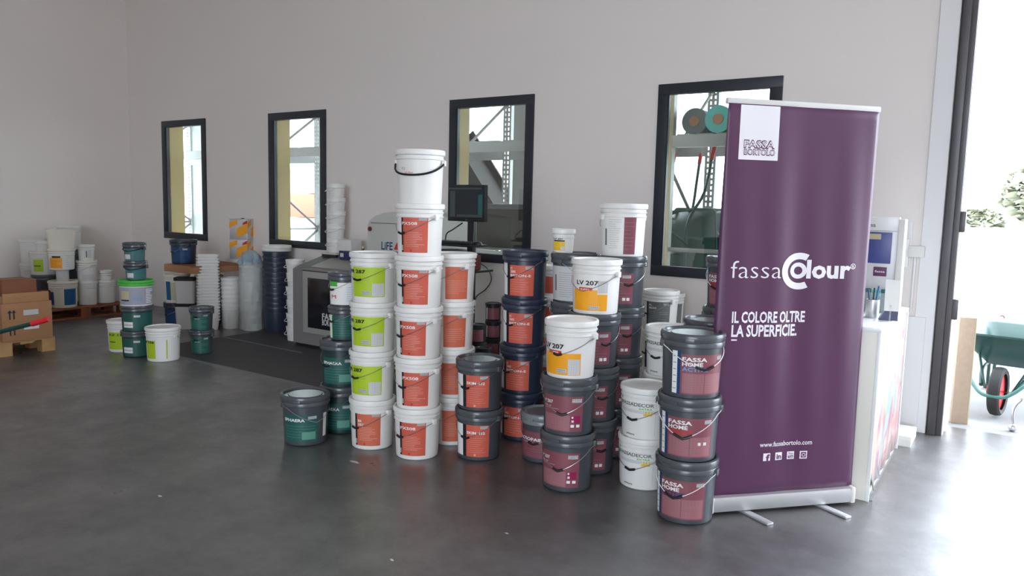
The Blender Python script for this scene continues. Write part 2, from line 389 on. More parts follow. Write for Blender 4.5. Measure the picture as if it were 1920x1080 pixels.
def make_bucket(kn):
    k = KIND[kn]; H, rb, rt = k['H'], k['rb'], k['rt']
    root = thing(k.get('name', 'paint_bucket'), None, None)
    tree = {root.name: []}
    def add(o, par=None):
        par = par or root; o.parent = par; tree.setdefault(par.name, []).append(o); return o
    st = k['style']; zt = H - .012
    R = lambda z: rbody(k, z)
    n = 40 if rb > .1 else 28
    if st in ('white', 'open'):
        pr = [(rb - .008, 0.0), (rb - .001, .006), (R(.03), .03), (R(H - .085), H - .085)]
        for c in ((.083, .058, .035) if k.get('ribs', 3) == 3 else (.06, .035)):
            zz = H - c; pr += [(R(zz), zz), (R(zz) + .0055, zz + .003), (R(zz) + .0055, zz + .008), (R(zz), zz + .011)]
        pr += [(R(H - .02), H - .02)]
        if st == 'open':
            pr += [(rt + .008, H - .02), (rt + .009, H - .004), (rt + .006, H), (rt - .004, H - .001), (rt - .006, H - .03), (rb - .01, .02)]
        add(obj('body', lathe(nb(), pr, n, True, st == 'open'), k['body'], angle=35))
        if st == 'white':
            L = rt + .008
            pr = [(L - .004, H - .032), (L, H - .030), (L + .001, H - .010), (L - .002, H - .002), (L - .006, H), (L - .013, H - .001), (L - .016, H - .009), (L - .05, H - .010), (L - .055, H - .0085), (.02, H - .0085)]
            add(obj('lid', lathe(nb(), pr, n), k['lid'], angle=35))
    elif st == 'dark':
        pr = [(rb - .010, 0), (rb, .008), (rb + .001, .02), (R(H - .05), H - .05)]
        add(obj('body', lathe(nb(), pr, n), k['body'], angle=35))
        L = rt + .010; s = k.get('skirt', .066)
        pr = [(L - .005, H - s), (L - .001, H - s + .003), (L, H - s + .02), (L - .003, H - s + .026), (L + .001, H - s + .032), (L + .002, H - .012), (L - .002, H - .003), (L - .008, H), (L - .016, H - .002), (L - .020, H - .012), (L - .045, H - .013), (L - .049, H - .009), (.03, H - .0095)]
        add(obj('lid', lathe(nb(), pr, n), k['lid'], angle=35))
        M = Matrix.Rotation(math.radians(-18), 4, 'Z')
        add(obj('pull_tab', box(nb(), -.022, .022, -L - .006, -L + .002, H - s + .028, H - s + .046, .002, M), k['lid']))
    elif st == 'rect':      # rectangular tub with rounded corners
        add(obj('body', rtub(nb(), rb * 2, rb * 1.5, rt * 2, rt * 1.5, 0, H - .01, False), k['body'], angle=35))
        add(obj('lid', rtub(nb(), rt * 2 + .012, rt * 1.5 + .012, rt * 2 + .016, rt * 1.5 + .016, H - .035, H, False), k['lid'], angle=35))
    elif st == 'can':
        pr = [(rb - .002, 0), (rb, .004), (rt, H - .022)]
        add(obj('body', lathe(nb(), pr, n), k['body']))
        pr = [(rt + .004, H - .024), (rt + .005, H - .004), (rt, H), (rt - .008, H - .001), (rt - .010, H - .007), (.01, H - .007)]
        add(obj('lid', lathe(nb(), pr, n), k['lid']))
    # print
    base = None; groups = {}
    for e in k.get('labels', []):
        if e[0] == 'b':
            bm = nb(); patch(bm, k, e[2], e[3], e[4], e[5], .0009); base = add(obj('label', bm, e[1]))
        else: groups.setdefault((e[0], e[1]), []).append(e)
    for (t, m), es in groups.items():
        bm = nb()
        for e in es:
            if t == 'r': patch(bm, k, *e[2:6], .0017)
            else:
                s, a, z, size, bold = e[2:7]; xs = e[7] if len(e) > 7 and e[7] else 1.0
                wd = math.radians(e[8]) * R(z) if len(e) > 8 else None
                add_text(bm, s, size, lambda x, y: cone_pt(k, math.radians(a) + x / R(z), z + y, .0026), bold, xs, width=wd)
        o = add(obj(('printed_panel' if len(es) == 1 else 'small_print') if t == 'r' else 'lettering', bm, m), base)
        if t == 'r' and len(es) > 1: o['kind'] = 'stuff'
    # bail
    b = k.get('bail')
    if b:
        wm, pg, hp, drop, rw, half = b
        pts = []; Rr = rt + .012
        for i in range(25):
            t = -1 + i / 12; a = math.radians(pg + 90 * t); z = hp - drop * (1 - abs(t) ** k.get('bexp', 1.25))
            r = max(rbody(k, z) + .005 + rw, Rr if abs(t) > .85 else 0)
            pts.append((r * math.sin(a), -r * math.cos(a), z))
        ba = add(obj('bail', tube(nb(), pts, rw, 5), wm))
        if half:
            pts = []
            for i in range(5):
                t = half * (-1 + i / 2); a = math.radians(pg + 90 * t); z = hp - drop * (1 - abs(t) ** 1.25); r = rbody(k, z) + .009
                pts.append((r * math.sin(a), -r * math.cos(a), z))
            add(obj('grip', tube(nb(), pts, .0068, 7), 'black'), ba)
        for s in (-90, 90):
            M = Matrix.Rotation(math.radians(pg + s), 4, 'Z')
            add(obj('bail_ear', box(nb(), -.014, .014, -Rr - .008, -Rr + .012, hp - .018, hp + .014, .003, M), k['lid'] if st == 'dark' else k['body']), ba)
    PROTO[kn] = (root, tree); root['_u'] = 0
    return PROTO[kn]
def rtub(bm, w0, d0, w1, d1, z0, z1, opened=True, rim=.008):
    def ring(w, d, z, r=.03):
        out = []
        for cx, cy, a0 in ((1, 1, 0), (-1, 1, 90), (-1, -1, 180), (1, -1, 270)):
            for i in range(5):
                a = math.radians(a0 + 22.5 * i); out.append(bm.verts.new(((w / 2 - r) * cx + r * math.cos(a), (d / 2 - r) * cy + r * math.sin(a), z)))
        return out
    spec = [(w0, d0, z0), (w1, d1, z1)]
    if opened: spec += [(w1, d1, z1 - .017), (w1 + 2 * rim, d1 + 2 * rim, z1 - .017), (w1 + 2 * rim, d1 + 2 * rim, z1), (w1 - .006, d1 - .006, z1), (w0 - .006, d0 - .006, z0 + .01)]
    if opened: spec.pop(1)
    R = [ring(*s) for s in spec]
    for a, b in zip(R, R[1:]):
        for i in range(20): bm.faces.new((a[i], a[(i + 1) % 20], b[(i + 1) % 20], b[i]))
    bm.faces.new(list(reversed(R[0]))); bm.faces.new(R[-1]); return bm
def face_cam(p): return math.atan2(-p[0], p[1])
def put_bucket(kn, loc, rot, label, cat='bucket', group=None):
    root, tree = PROTO.get(kn) or make_bucket(kn)
    if root['_u'] == 0: o = root; root['_u'] = 1
    else: o = copy_tree(root, tree)
    if '_u' in o and o is not root: del o['_u']
    o.location = loc; o.rotation_euler = (0, 0, face_cam(loc) + math.radians(rot))
    tag(o, label, cat, group); return o
ORD = ['lowest', 'second', 'third', 'fourth', 'fifth', 'sixth', 'seventh', 'eighth', 'ninth', 'tenth', 'eleventh', 'twelfth', 'thirteenth', 'fourteenth', 'fifteenth', 'sixteenth', 'seventeenth', 'eighteenth', 'nineteenth', 'twentieth', 'twenty-first', 'twenty-second']
def ordp(i, n):
    if n == 1: return ''
    if i == 0: return 'lowest'
    if i == n - 1: return 'topmost'
    return ORD[i] + ' up'
def stack(c, items, where, group, z0=0.0, jit=.003, seed=0):
    rnd = random.Random(seed + int(c[0] * 97)); z = z0; n = len(items)
    for i, it in enumerate(items):
        kn, rot = it[0], it[1]; k = KIND[kn]
        txt = it[2] if len(it) > 2 else k['desc']
        lab = txt + (', ' + ordp(i, n) + ' in ' if n > 1 else ' ') + where
        put_bucket(kn, (c[0] + rnd.uniform(-jit, jit), c[1] + rnd.uniform(-jit, jit), z), rot + rnd.uniform(-2, 2), lab, k.get('cat', 'bucket'), group)
        z += k['H'] - k.get('nest', .0085)
    return z
def basef(x, y, r=.13):         # centre of a round thing whose front foot is seen at x, y
    p = fl(x, y); d = Vector((p.x, p.y, 0)).normalized(); return p + d * r

B48 = ('wire', -48, .235, .10, .0018, .12)
def dark_ns(**k): return dict(style='dark', **k)
KIND = {}
W = dict(style='white', H=.3115, rb=.127, rt=.138, body='white', lid='white')
def prod(tx, red, a0=-50, a1=22, extra=()):   # tall product label with black strip, title, small print
    return [('b', red, a0, a1, .028, .238), ('r', 'l_black', a0, a0 + 6, .028, .238), *logo(a1 - 23, .214, 20, .016),
            *tx, *rows('l_pink', a0 + 11, a1 - 4, .060, .150, 9, .22, 3), ('r', 'l_white', a0 + 1.5, a0 + 4, .04, .07), ('r', 'l_redbright', a1 - 46, a1 - 41, .034, .046), *extra]
KIND['px'] = dict(W, desc='white bucket with brick red label', bail=B48, labels=prod([('t', 'l_white', 'PX508', -47, .188, .024, .02, None, 42)], 'l_red'))
KIND['br'] = dict(W, desc='white bucket with orange red label', bail=B48, labels=prod([('t', 'l_white', 'BR', -40, .178, .022, .02, None, 12), ('t', 'l_white', '287', -40, .155, .022, .02, None, 17)], 'l_red2'))
KIND['px2'] = dict(W, desc='white bucket with terracotta label', bail=('wire', -75, .235, .10, .0018, .12), labels=[('b', 'l_red2', -40, 24, .028, .238), *logo(0, .21, 22, .018), *rows('l_pink', -35, 22, .06, .15, 7, .15, 5)])
KIND['lime'] = dict(W, desc='white bucket with lime green label', bail=('wire', -46, .235, .09, .0018, .13), labels=[('b', 'l_lime', -66, 29, .045, .225),
    ('t', 'l_black', 'FR 287', -78, .188, .030, .03, None, 55), ('r', 'l_palegrey', -6, 26, .05, .128), *rows('l_grey', -4, 24, .052, .126, 9, .12, 4, False), *logo(-34, .058, 24, .024, 'l_palegrey'), *rows('l_grass', -60, -12, .12, .175, 3, .1, 8)])
KIND['plain'] = dict(W, H=.318, ribs=2, desc='plain white bucket with thick black handle', bexp=2.2, bail=('black', -22, .245, .075, .0062, 0), labels=[('b', 'white', -60, -8, .15, .22), ('t', 'l_grey', 'PCS', -50, .20, .020, .0, None, 10), ('t', 'l_redbright', 'ULTRA', -42, .178, .014, .0, None, 24)])
KIND['lv'] = dict(W, H=.312, desc='white bucket with orange label', bail=('wire', -35, .232, .10, .0018, .0),
    labels=[('b', 'l_orange', -66, 28, .025, .118), ('r', 'l_orange', -66, 2, .118, .142), ('t', 'l_black', 'LV 207', -54, .170, .034, .03, None, 58), ('r', 'l_redbright', -46, -10, .138, .155), ('t', 'l_white', 'SUPER', -42, .141, .011, .03, None, 26), ('r', 'l_palegrey', 2, 28, .125, .195), *rows('l_grey', 4, 26, .127, .193, 9, .12, 4, False), *logo(-18, .032, 26, .020)])
KIND['lv2'] = dict(W, H=.312, desc='white bucket with orange label', bail=('wire', -30, .232, .10, .0018, .11),
    labels=[('b', 'l_orange', -72, 24, .025, .142), ('t', 'l_black', 'LV 207', -74, .165, .034, .03, None, 58), ('r', 'l_redbright', -58, -22, .138, .154), ('t', 'l_white', 'SUPER', -54, .141, .010, .03, None, 26), ('r', 'l_palegrey', -6, 22, .028, .112), *rows('l_grey', -4, 20, .03, .11, 9, .12, 4, False), *logo(-34, .036, 24, .022)])
KIND['lvs'] = dict(style='white', H=.155, rb=.062, rt=.068, body='white', lid='white', ribs=2, desc='small white pot with yellow label', bail=None,
    labels=[('b', 'l_yellow', -62, 10, .02, .075), ('t', 'l_black', 'LV 207', -60, .088, .017, .03, None, 60), ('r', 'l_black', -60, 8, .076, .084), ('r', 'l_palegrey', -15, 8, .024, .045)])
DK = dict(style='dark', H=.3165, rb=.131, rt=.143, body='charcoal', lid='charcoal_lid')
KIND['beton'] = dict(DK, H=.3165, body='navy', lid='navy', rt=.140, desc='dark navy bucket with orange red label', bail=('wire', -42, .262, .12, .0018, .12),
    labels=[('b', 'l_red', -46, 24, .03, .225), ('r', 'l_white', -80, -56, .03, .235), ('r', 'l_black', -56, -47, .03, .235), *logo(0, .200, 20, .018), ('t', 'l_white', 'C', -43, .198, .020, .02, None, 7), ('t', 'l_white', '285', -43, .177, .020, .02, None, 16), ('t', 'l_white', 'BETON-E', -43, .152, .021, .02, None, 58), *rows('l_pink', -42, 20, .05, .14, 6, .1, 3)])
KIND['skim'] = dict(DK, rt=.137, rb=.127, H=.3085, desc='charcoal bucket with orange red label', bail=('wire', -38, .258, .12, .0018, .13),
    labels=[('b', 'l_red', -36, 26, .028, .222), ('r', 'l_white', -75, -47, .028, .222), ('r', 'l_black', -47, -37, .028, .222), *logo(2, .200, 20, .018), ('t', 'l_white', 'SKIM 432', -34, .168, .022, .025, None, 48), *rows('l_pink', -32, 22, .05, .15, 8, .1, 6), ('r', 'l_pink', -14, -9, .034, .046)])
ROSE = lambda t: [('b', 'l_rose', -66, 34, .03, .222), ('t', 'l_white', t, -62, .178, .024, .02, None, 26), ('r', 'l_palegrey', -62, -22, .150, .1515), ('t', 'l_white', 'interni', -62, .158, .014, .0, None, 20), *logo(8, .19, 22, .020),
    ('r', 'l_rose_light', -62, 4, .035, .12), *rows('l_rose', -60, 2, .036, .118, 5, .08, 2, False), ('r', 'l_magenta', 6, 28, .078, .118), ('r', 'l_white', 8, 12, .104, .114), ('r', 'l_white', 8, 13, .082, .094), ('r', 'l_white', 6, 14, .055, .070), ('r', 'l_white', 19, 27, .055, .070)]
KIND['p207'] = dict(DK, desc='charcoal bucket with dusty rose label', bail=('wire', -14, .262, .14, .0018, .13), labels=ROSE('P 207'))
KIND['rose'] = dict(DK, desc='dark rose-label bucket', bail=('wire', 20, .262, .12, .0018, .13), labels=[('b', 'l_rose', -36, 34, .03, .215), *logo(4, .185, 22, .018), *rows('l_rose_light', -32, 30, .05, .17, 7, .18, 2), ('r', 'l_white', 6, 14, .05, .068), ('r', 'l_white', 17, 25, .05, .068)])
KIND['whitelab'] = dict(DK, body='charcoal', desc='dark lidded bucket with pale grey label', bail=('wire', 60, .262, .12, .0018, .12), labels=[('b', 'l_palegrey', -80, 70, .02, .235), *rows('l_grey', -40, 20, .04, .20, 12, .12, 2), ('r', 'l_grey', -55, -48, .08, .18)])
KIND['rosewhite'] = dict(W, H=.3215, desc='white bucket with rose label', bail=('wire', -150, .24, .10, .0018, .12), labels=[('b', 'l_rose', 2, 34, .02, .24), *rows('l_rose_light', 4, 32, .04, .22, 8, .15, 2), *rows('l_palegrey', -40, -4, .05, .23, 14, .3, 2), ('r', 'l_grey', -52, -46, .07, .17)])
KIND['sopaint'] = dict(DK, H=.295, rb=.122, rt=.130, lid='clear_lid', desc='bucket with translucent grey lid and rose label', bail=('wire', -10, .235, .12, .0018, .16), labels=[('b', 'l_rose', -66, 50, .03, .19), ('t', 'l_white', 'FASSOPAINT', -66, .135, .026, .03, None, 95), ('r', 'l_white', -60, -10, .122, .1235), *rows('l_rose_light', -60, 20, .04, .09, 4, .2, 2)])
HOME = lambda third, m, ex=(): [('b', 'l_rose', -34, 62, .028, .222), ('r', 'l_white', -52, -41, .028, .235), *rows('l_grey', -50, -43, .035, .225, 6, .1, 9, False), ('r', 'l_navyblue', -41, -34, .028, .235), ('t', 'l_white', 'FASSA', -31, .190, .026, .03, None, 48), ('t', 'l_white', 'HOME', -31, .166, .026, .03, None, 40), ('t', m, third, -31, .142, .026, .025, None, 50),
    *logo(42, .195, 17, .018), ('r', 'l_rose_light', -30, 58, .035, .130), *rows('l_rose', -28, 56, .037, .128, 8, .10, 2), ('r', 'l_rose', 13, 14.5, .035, .13), *ex]
KIND['home1'] = dict(DK, H=.3185, rt=.145, rb=.135, desc='charcoal plum-label bucket with blue wording', bail=('wirewhite', 12, .262, .11, .0022, .2), labels=HOME('ACTIVE', 'l_lightblue'))
KIND['home2'] = dict(DK, H=.3185, rt=.145, rb=.135, desc='charcoal plum-label bucket with red wording', bail=('wirewhite', 0, .262, .14, .0022, .2), labels=HOME('RESIST', 'l_redbright', [('r', 'l_white', 30, 36, .09, .105), ('r', 'l_white', 42, 48, .09, .105)]))
KIND['home3'] = dict(DK, H=.3185, rt=.145, rb=.135, desc='charcoal plum-label bucket with indigo wording', bail=('wirewhite', -2, .262, .13, .0022, .2), labels=HOME('ACTIVE', 'l_navyblue'))
KIND['decor'] = dict(W, H=.287, desc='white bucket with grey lettering', bail=('wire', -32, .21, .10, .0018, .14),
    labels=[('b', 'white', -85, 70, .02, .22), ('r', 'l_grass', -77, -69, .185, .222), ('t', 'l_grey', 'FASSADECOR', -66, .188, .027, .03, None, 84), ('t', 'l_grass', 'EXTRA', -16, .172, .013, .025, None, 30), ('r', 'l_palegrey', -70, 28, .150, .168), ('r', 'l_yellow', -6, 14, .140, .166), ('r', 'l_palegrey', 22, 23, .03, .19), *rows('l_palegrey', 28, 60, .04, .18, 8, .12, 2), ('t', 'l_black', 'pittura', -50, .026, .013, .02, None, 24)])
KIND['greylab'] = dict(W, rb=.122, rt=.133, desc='white bucket with slate grey label', bail=('wire', -50, .235, .10, .0018, .12), labels=[('b', 'l_grey', -42, 34, .03, .235), ('r', 'l_black', -50, -42, .03, .235), ('t', 'l_white', 'FL', -38, .20, .018, .03, None, 10), ('t', 'l_white', 'MORE', -38, .178, .018, .03, None, 26), *logo(10, .205, 20, .018), *rows('l_palegrey', -36, 28, .05, .16, 8, .08, 2)])
KIND['greylab2'] = dict(W, H=.295, rb=.100, rt=.108, desc='narrower white bucket with slate grey label', bail=None, labels=[('b', 'l_grey', 12, 60, .05, .22)])
GR = lambda t: [('b', 'l_green', -62, 34, .03, .205), ('t', 'l_white', t, -60, .160, .026, .03, None, 60), *logo(8, .175, 22, .018), *rows('l_green_light', -56, 28, .05, .14, 5, .10, 2), ('r', 'l_green_light', -8, 28, .045, .095)]
KIND['sph'] = dict(DK, body='charcoal', desc='dark bucket with green label', bail=('wire', 30, .262, .11, .0018, .0), labels=GR('SPHAERA') + [('r', 'l_white', 52, 66, .05, .2)])
KIND['sph2'] = dict(DK, body='darkgreen', desc='dark bucket with green label', rt=.138, rb=.128, bail=('wire', -48, .262, .12, .0018, .13), labels=GR('SPHAERA'))
SM = dict(style='dark', H=.228, rb=.090, rt=.097, skirt=.05, body='charcoal', lid='charcoal_lid')
KIND['sm_white'] = dict(SM, desc='small charcoal pail with white and green label', bail=('wire', -55, .185, .07, .0016, .14), labels=[('b', 'l_white', -75, 60, .02, .165), ('r', 'l_grass', -75, -28, .140, .170), ('t', 'l_redbright', 'M', -58, .06, .035, .0, None, 24), *rows('l_lightblue', 10, 48, .04, .14, 7, .12, 2)])
KIND['sm_green'] = dict(SM, desc='small charcoal pail with green label', bail=('wire', -55, .185, .06, .0016, .14), labels=[('b', 'l_green', -52, 50, .018, .165), ('r', 'l_white', -76, -52, .018, .170), ('r', 'l_grass', -56, -52, .018, .165), *rows('l_green_light', -44, 44, .03, .14, 7, .14, 2)])
KIND['tealpail'] = dict(style='dark', H=.185, rb=.085, rt=.095, skirt=.045, body='charcoal', lid='charcoal_lid', desc='small teal pail with dark lid', bail=('black', -30, .135, .03, .004, 0), labels=[('b', 'l_teal', -75, 70, .015, .125), ('r', 'l_palegrey', -60, -18, .03, .075)])
KIND['greentub'] = dict(style='dark', H=.250, rb=.140, rt=.148, skirt=.055, body='matte_white', lid='l_grass', desc='pale grey tub with grass green lid', bail=None, labels=[('b', 'l_lilac', -80, 80, .02, .185), ('r', 'l_beige', -60, -25, .07, .15), ('r', 'l_black', -62, -26, .055, .068), ('t', 'l_lightblue', 'eco', -12, .06, .07, .0, None, 34), *rows('l_white', 35, 70, .03, .17, 9, .5, 2)])
KIND['greenbig'] = dict(style='dark', H=.253, rb=.128, rt=.138, skirt=.055, body='darkgreen', lid='charcoal_lid', desc='dark green bucket with white sticker', bail=None, labels=[('b', 'l_green', -70, 75, .015, .185), ('r', 'l_white', -62, -20, .045, .10), ('r', 'l_black', -60, -22, .066, .076), ('r', 'l_palegrey', -16, 8, .145, .165)])
KIND['greencan'] = dict(style='dark', H=.236, rb=.095, rt=.108, skirt=.045, body='charcoal', lid='charcoal_lid', desc='small charcoal bucket with green label', bail=('wire', -30, .19, .05, .0016, .12), labels=[('b', 'l_green', -58, 38, .015, .170), ('r', 'l_grass', -66, -60, .015, .170), *logo(10, .15, 22, .016), ('r', 'l_white', -40, -8, .125, .128), *rows('l_green_light', -52, 32, .03, .115, 6, .16, 2)])
KIND['limebig'] = dict(W, H=.318, rb=.140, rt=.150, desc='white bucket with yellow green label', bail=('wire', 130, .24, .08, .0018, 0), labels=[('b', 'l_lime', -72, -28, .03, .200), ('t', 'l_black', 'R 336', -76, .175, .030, .03, None, 44), ('r', 'l_lime', 10, 14, .03, .21)])
KIND['limeback'] = dict(W, desc='white bucket with yellow green label', bail=None, labels=[('b', 'l_lime', -66, 20, .03, .200), ('t', 'l_black', 'KZ 136', -60, .165, .028, .03, None, 70), ('r', 'l_black', -60, -30, .10, .108)])
KIND['navybucket'] = dict(DK, body='navy', lid='navy', H=.285, desc='navy blue bucket with blue label', bail=('wire', -60, .235, .10, .0018, .1), labels=[('b', 'l_navyblue', -60, 30, .02, .195), *logo(-5, .165, 22, .02), *rows('l_blue', -55, 25, .03, .14, 5, .3, 2)])
KIND['bluewhite'] = dict(W, body='cream', lid='cream', H=.33, rb=.148, rt=.158, desc='cream bucket with blue side labels', bail=None, labels=[('b', 'l_blue', 2, 58, .035, .235), *rows('l_navyblue', 4, 56, .05, .22, 8, .15, 2), ('r', 'l_blue', -75, -42, .04, .2)])
KIND['beigelab'] = dict(W, body='cream', lid='cream', H=.345, rb=.130, rt=.142, desc='cream bucket with blue and beige label', bail=None, labels=[('b', 'l_beige', -30, 30, .04, .25), ('r', 'l_blue', -58, -30, .04, .26), ('r', 'l_blue', 30, 33, .04, .25)])
KIND['orangelab'] = dict(W, body='matte_white', lid='cream', H=.262, rb=.135, rt=.145, desc='white bucket with orange label', bail=None, labels=[('b', 'l_orange', -62, 2, .02, .15), ('r', 'l_black', -45, -5, .150, .172), *rows('l_tan', -58, 0, .03, .13, 6, .2, 2), *rows('l_palegrey', 18, 40, .03, .19, 6, .4, 2)])
KIND['creamrect'] = dict(style='rect', H=.24, rb=.135, rt=.155, body='cream', lid='cream', desc='boxy cream tub', bail=None)
KIND['whiteplain'] = dict(W, body='matte_white', lid='matte_white', H=.315, desc='plain off-white bucket', bail=None, labels=[('b', 'l_palegrey', -20, 10, .09, .16)])
KIND['whitebail'] = dict(W, body='matte_white', lid='cream', H=.275, rb=.105, rt=.115, desc='cream lidded white bucket', bail=('wire', -60, .215, .08, .002, 0), labels=[('b', 'l_palegrey', -30, 40, .03, .10)])
KIND['whitelow'] = dict(W, body='matte_white', lid='matte_white', H=.30, rb=.105, rt=.112, desc='plain white bucket', bail=None)
KIND['whitesmall'] = dict(W, body='matte_white', lid='matte_white', ribs=2, H=.205, rb=.085, rt=.092, desc='small white pail', bail=None, labels=[('b', 'l_palegrey', -15, 40, .04, .14), ('r', 'l_black', 0, 6, .05, .13)])
KIND['whitetiny'] = dict(W, body='matte_white', lid='matte_white', ribs=2, H=.13, rb=.065, rt=.07, desc='small white pot', bail=None)
KIND['lidlime'] = dict(W, body='matte_white', lid='cream', H=.30, rb=.135, rt=.148, desc='off-white bucket with lime sticker', bail=None, labels=[('b', 'l_lime', -52, -4, .05, .20), ('r', 'l_black', -50, -16, .115, .125)])
KIND['darkbig'] = dict(DK, H=.20, desc='low dark tub', rb=.125, rt=.135, bail=None)
KIND['greycan'] = dict(style='can', H=.155, rb=.07, rt=.07, body='l_palegrey', lid='tin', desc='small grey tin', bail=None)
KIND['darkcan'] = dict(style='can', H=.140, rb=.056, rt=.056, body='plasticblack', lid='plasticblack', nest=.007, desc='small black can', cat='can', bail=None, labels=[('b', 'l_rose', -40, 50, .02, .105), ('r', 'l_palegrey', -62, -46, .02, .105), *rows('l_rose_light', -30, 40, .03, .09, 4, .12, 2)])
KIND['redlab'] = dict(W, H=.228, rb=.088, rt=.094, ribs=2, desc='small white bucket with brick red label', bail=None, labels=[('b', 'l_red', -70, 70, .03, .15)])
KIND['sackish'] = dict(style='rect', H=.30, rb=.105, rt=.115, body='l_palegrey', lid='l_black', desc='boxy pale tub with black lid', bail=None)
# ------------------------------------------------------------------ roll-up banner
b0, b1 = fl(1322, 962), fl(1592, 941)
bd = (b1 - b0); BW = bd.length; ang = math.atan2(bd.y, bd.x)
BH = 2.055
rb_ = thing('roll_up_banner', 'tall purple roll-up banner with white lettering on an aluminium base', 'banner', b0, ang)
obj('cassette', box(nb(), 0, BW, -.045, .045, .012, .095, .022), 'alu', rb_)
for x in (.006, BW - .018): obj('end_cap', bx(x - .008, x + .02, -.047, .047, .010, .098, .012), 'matte_white', rb_)
for x in (.20, BW - .20):
    bm = nb(); box(bm, -.022, .022, -.20, .19, 0, .012, .005, Matrix.Translation((x, 0, 0)) @ Matrix.Rotation(math.radians(14), 4, 'Z')); obj('foot', bm, 'alu', rb_)
obj('top_rail', bx(-.004, BW + .004, -.014, .012, BH - .022, BH + .006, .005), 'matte_white', rb_)
obj('pole', tube(nb(), [(BW / 2, .035, .09), (BW / 2, .03, BH - .03)], .011, 10), 'alu', rb_)
def by(x, z):       # gentle folds of the hanging fabric, curling back at its side edges
    t = z / BH; e = max(0, .05 - x) / .05; e2 = max(0, x - (BW - .04)) / .04
    return -.016 + .006 * math.sin(x * 16 + .6) * (0.4 + .6 * math.sin(t * PI)) + .004 * math.sin(x * 31 + t * 2) * math.sin(t * PI) + .022 * e * e * math.sin(t * PI) + .006 * e2 * e2
bm = nb(); NX, NZ = 48, 40
g = [[bm.verts.new((BW * i / NX, by(BW * i / NX, .09 + (BH - .11) * j / NZ), .09 + (BH - .11) * j / NZ)) for i in range(NX + 1)] for j in range(NZ + 1)]
for j in range(NZ):
    for i in range(NX): bm.faces.new((g[j][i], g[j][i + 1], g[j + 1][i + 1], g[j + 1][i]))
fab = obj('fabric', bm, 'banner', rb_, angle=80); sm = fab.modifiers.new('s', 'SOLIDIFY'); sm.thickness = .0012; sm.offset = 1
def bpos(x, z, off=.0022): return Vector((x, by(x, z) - off, z))
_bi = None
def bxy(px, py):    # banner-plane coordinates of a spot read off the photograph
    n = Vector((-math.sin(ang), math.cos(ang), 0)); d = wray(px, py); t = (b0 - CAM).dot(n) / d.dot(n); p = CAM + d * t
    return (p - b0).dot(Vector((math.cos(ang), math.sin(ang), 0))), p.z
def brect(bm, px0, py0, px1, py1, off, n=8):
    (x0, z0), (x1, z1) = bxy(px0, py1), bxy(px1, py0)
    for i in range(n):
        for j in range(n):
            q = [(x0 + (x1 - x0) * a / n, z0 + (z1 - z0) * b / n) for a, b in ((i, j), (i + 1, j), (i + 1, j + 1), (i, j + 1))]
            bm.faces.new([bm.verts.new(bpos(x, z, off)) for x, z in q])
def btext(name, s, px0, px1, pyb, pyt, m, bold=0., cap=.73, off=.003, sp=1.0):
    x0, z0 = bxy(px0, pyb); x1, _ = bxy(px1, pyb); _, z1 = bxy(px0, pyt); bm = nb()
    add_text(bm, s, (z1 - z0) / cap, lambda x, y: bpos(x0 + x, z0 + y, off), bold, sp=sp, width=x1 - x0)
    return obj(name, bm, m, fab, smooth=False)
bm = nb(); brect(bm, 1381, 201, 1459, 299, .0022); obj('logo_patch', bm, 'print_white', fab, smooth=False)
btext('lettering', 'FASSA', 1391, 1448, 277, 262, 'print_purple', .055, off=.0030)
btext('lettering', 'BORTOLO', 1391, 1448, 290, 279, 'print_purple', .055, off=.0030)
btext('lettering', 'FASSA', 1392, 1447, 276, 263, 'print_white', -.005, off=.0040)
btext('lettering', 'BORTOLO', 1392, 1447, 289, 280, 'print_white', -.005, off=.0040)
btext('lettering', 'fassa', 1367, 1459, 521, 486, 'print_white', -.012)
btext('lettering', 'lour', 1508, 1588, 520, 486, 'print_white', .035)
# the large C ring and the o inside it
def ringo(pcx, pcy, r0, r1, a0, a1, name='lettering', off=.003, sy=1.0):
    cx_, cz_ = bxy(pcx, pcy); sc_ = (bxy(pcx + 100, pcy)[0] - cx_) / 100; sv = (cz_ - bxy(pcx, pcy + 100)[1]) / 100; bm = nb(); N = 40
    def P(r, a): return bpos(cx_ + r * sc_ * math.cos(a), cz_ + r * sv * sy * math.sin(a), off)
    for i in range(N):
        t0, t1 = a0 + (a1 - a0) * i / N, a0 + (a1 - a0) * (i + 1) / N
        bm.faces.new([bm.verts.new(v) for v in (P(r0, t0), P(r1, t0), P(r1, t1), P(r0, t1))])
    return obj(name, bm, 'print_white', fab, smooth=False)
ringo(1496, 508, 22, 34, math.radians(62), math.radians(298))
ringo(1494, 507, 7.5, 15, 0, 2 * PI)
ringo(1594, 499, 4.0, 5.2, 0, 2 * PI)
btext('lettering', 'R', 1592, 1596.5, 502, 496.5, 'print_white', .02)
btext('lettering', 'IL COLORE OLTRE', 1369, 1505, 604, 583, 'print_white', .03)
btext('lettering', 'LA SUPERFICIE.', 1368, 1491, 630, 608, 'print_white', .03)
bm = nb(); brect(bm, 1368, 635, 1378, 638, .003, 2); obj('dash', bm, 'print_white', fab, smooth=False)
btext('lettering', 'www.fassabortolo.com', 1420, 1517, 836, 827, 'print_white', .012, cap=.72)
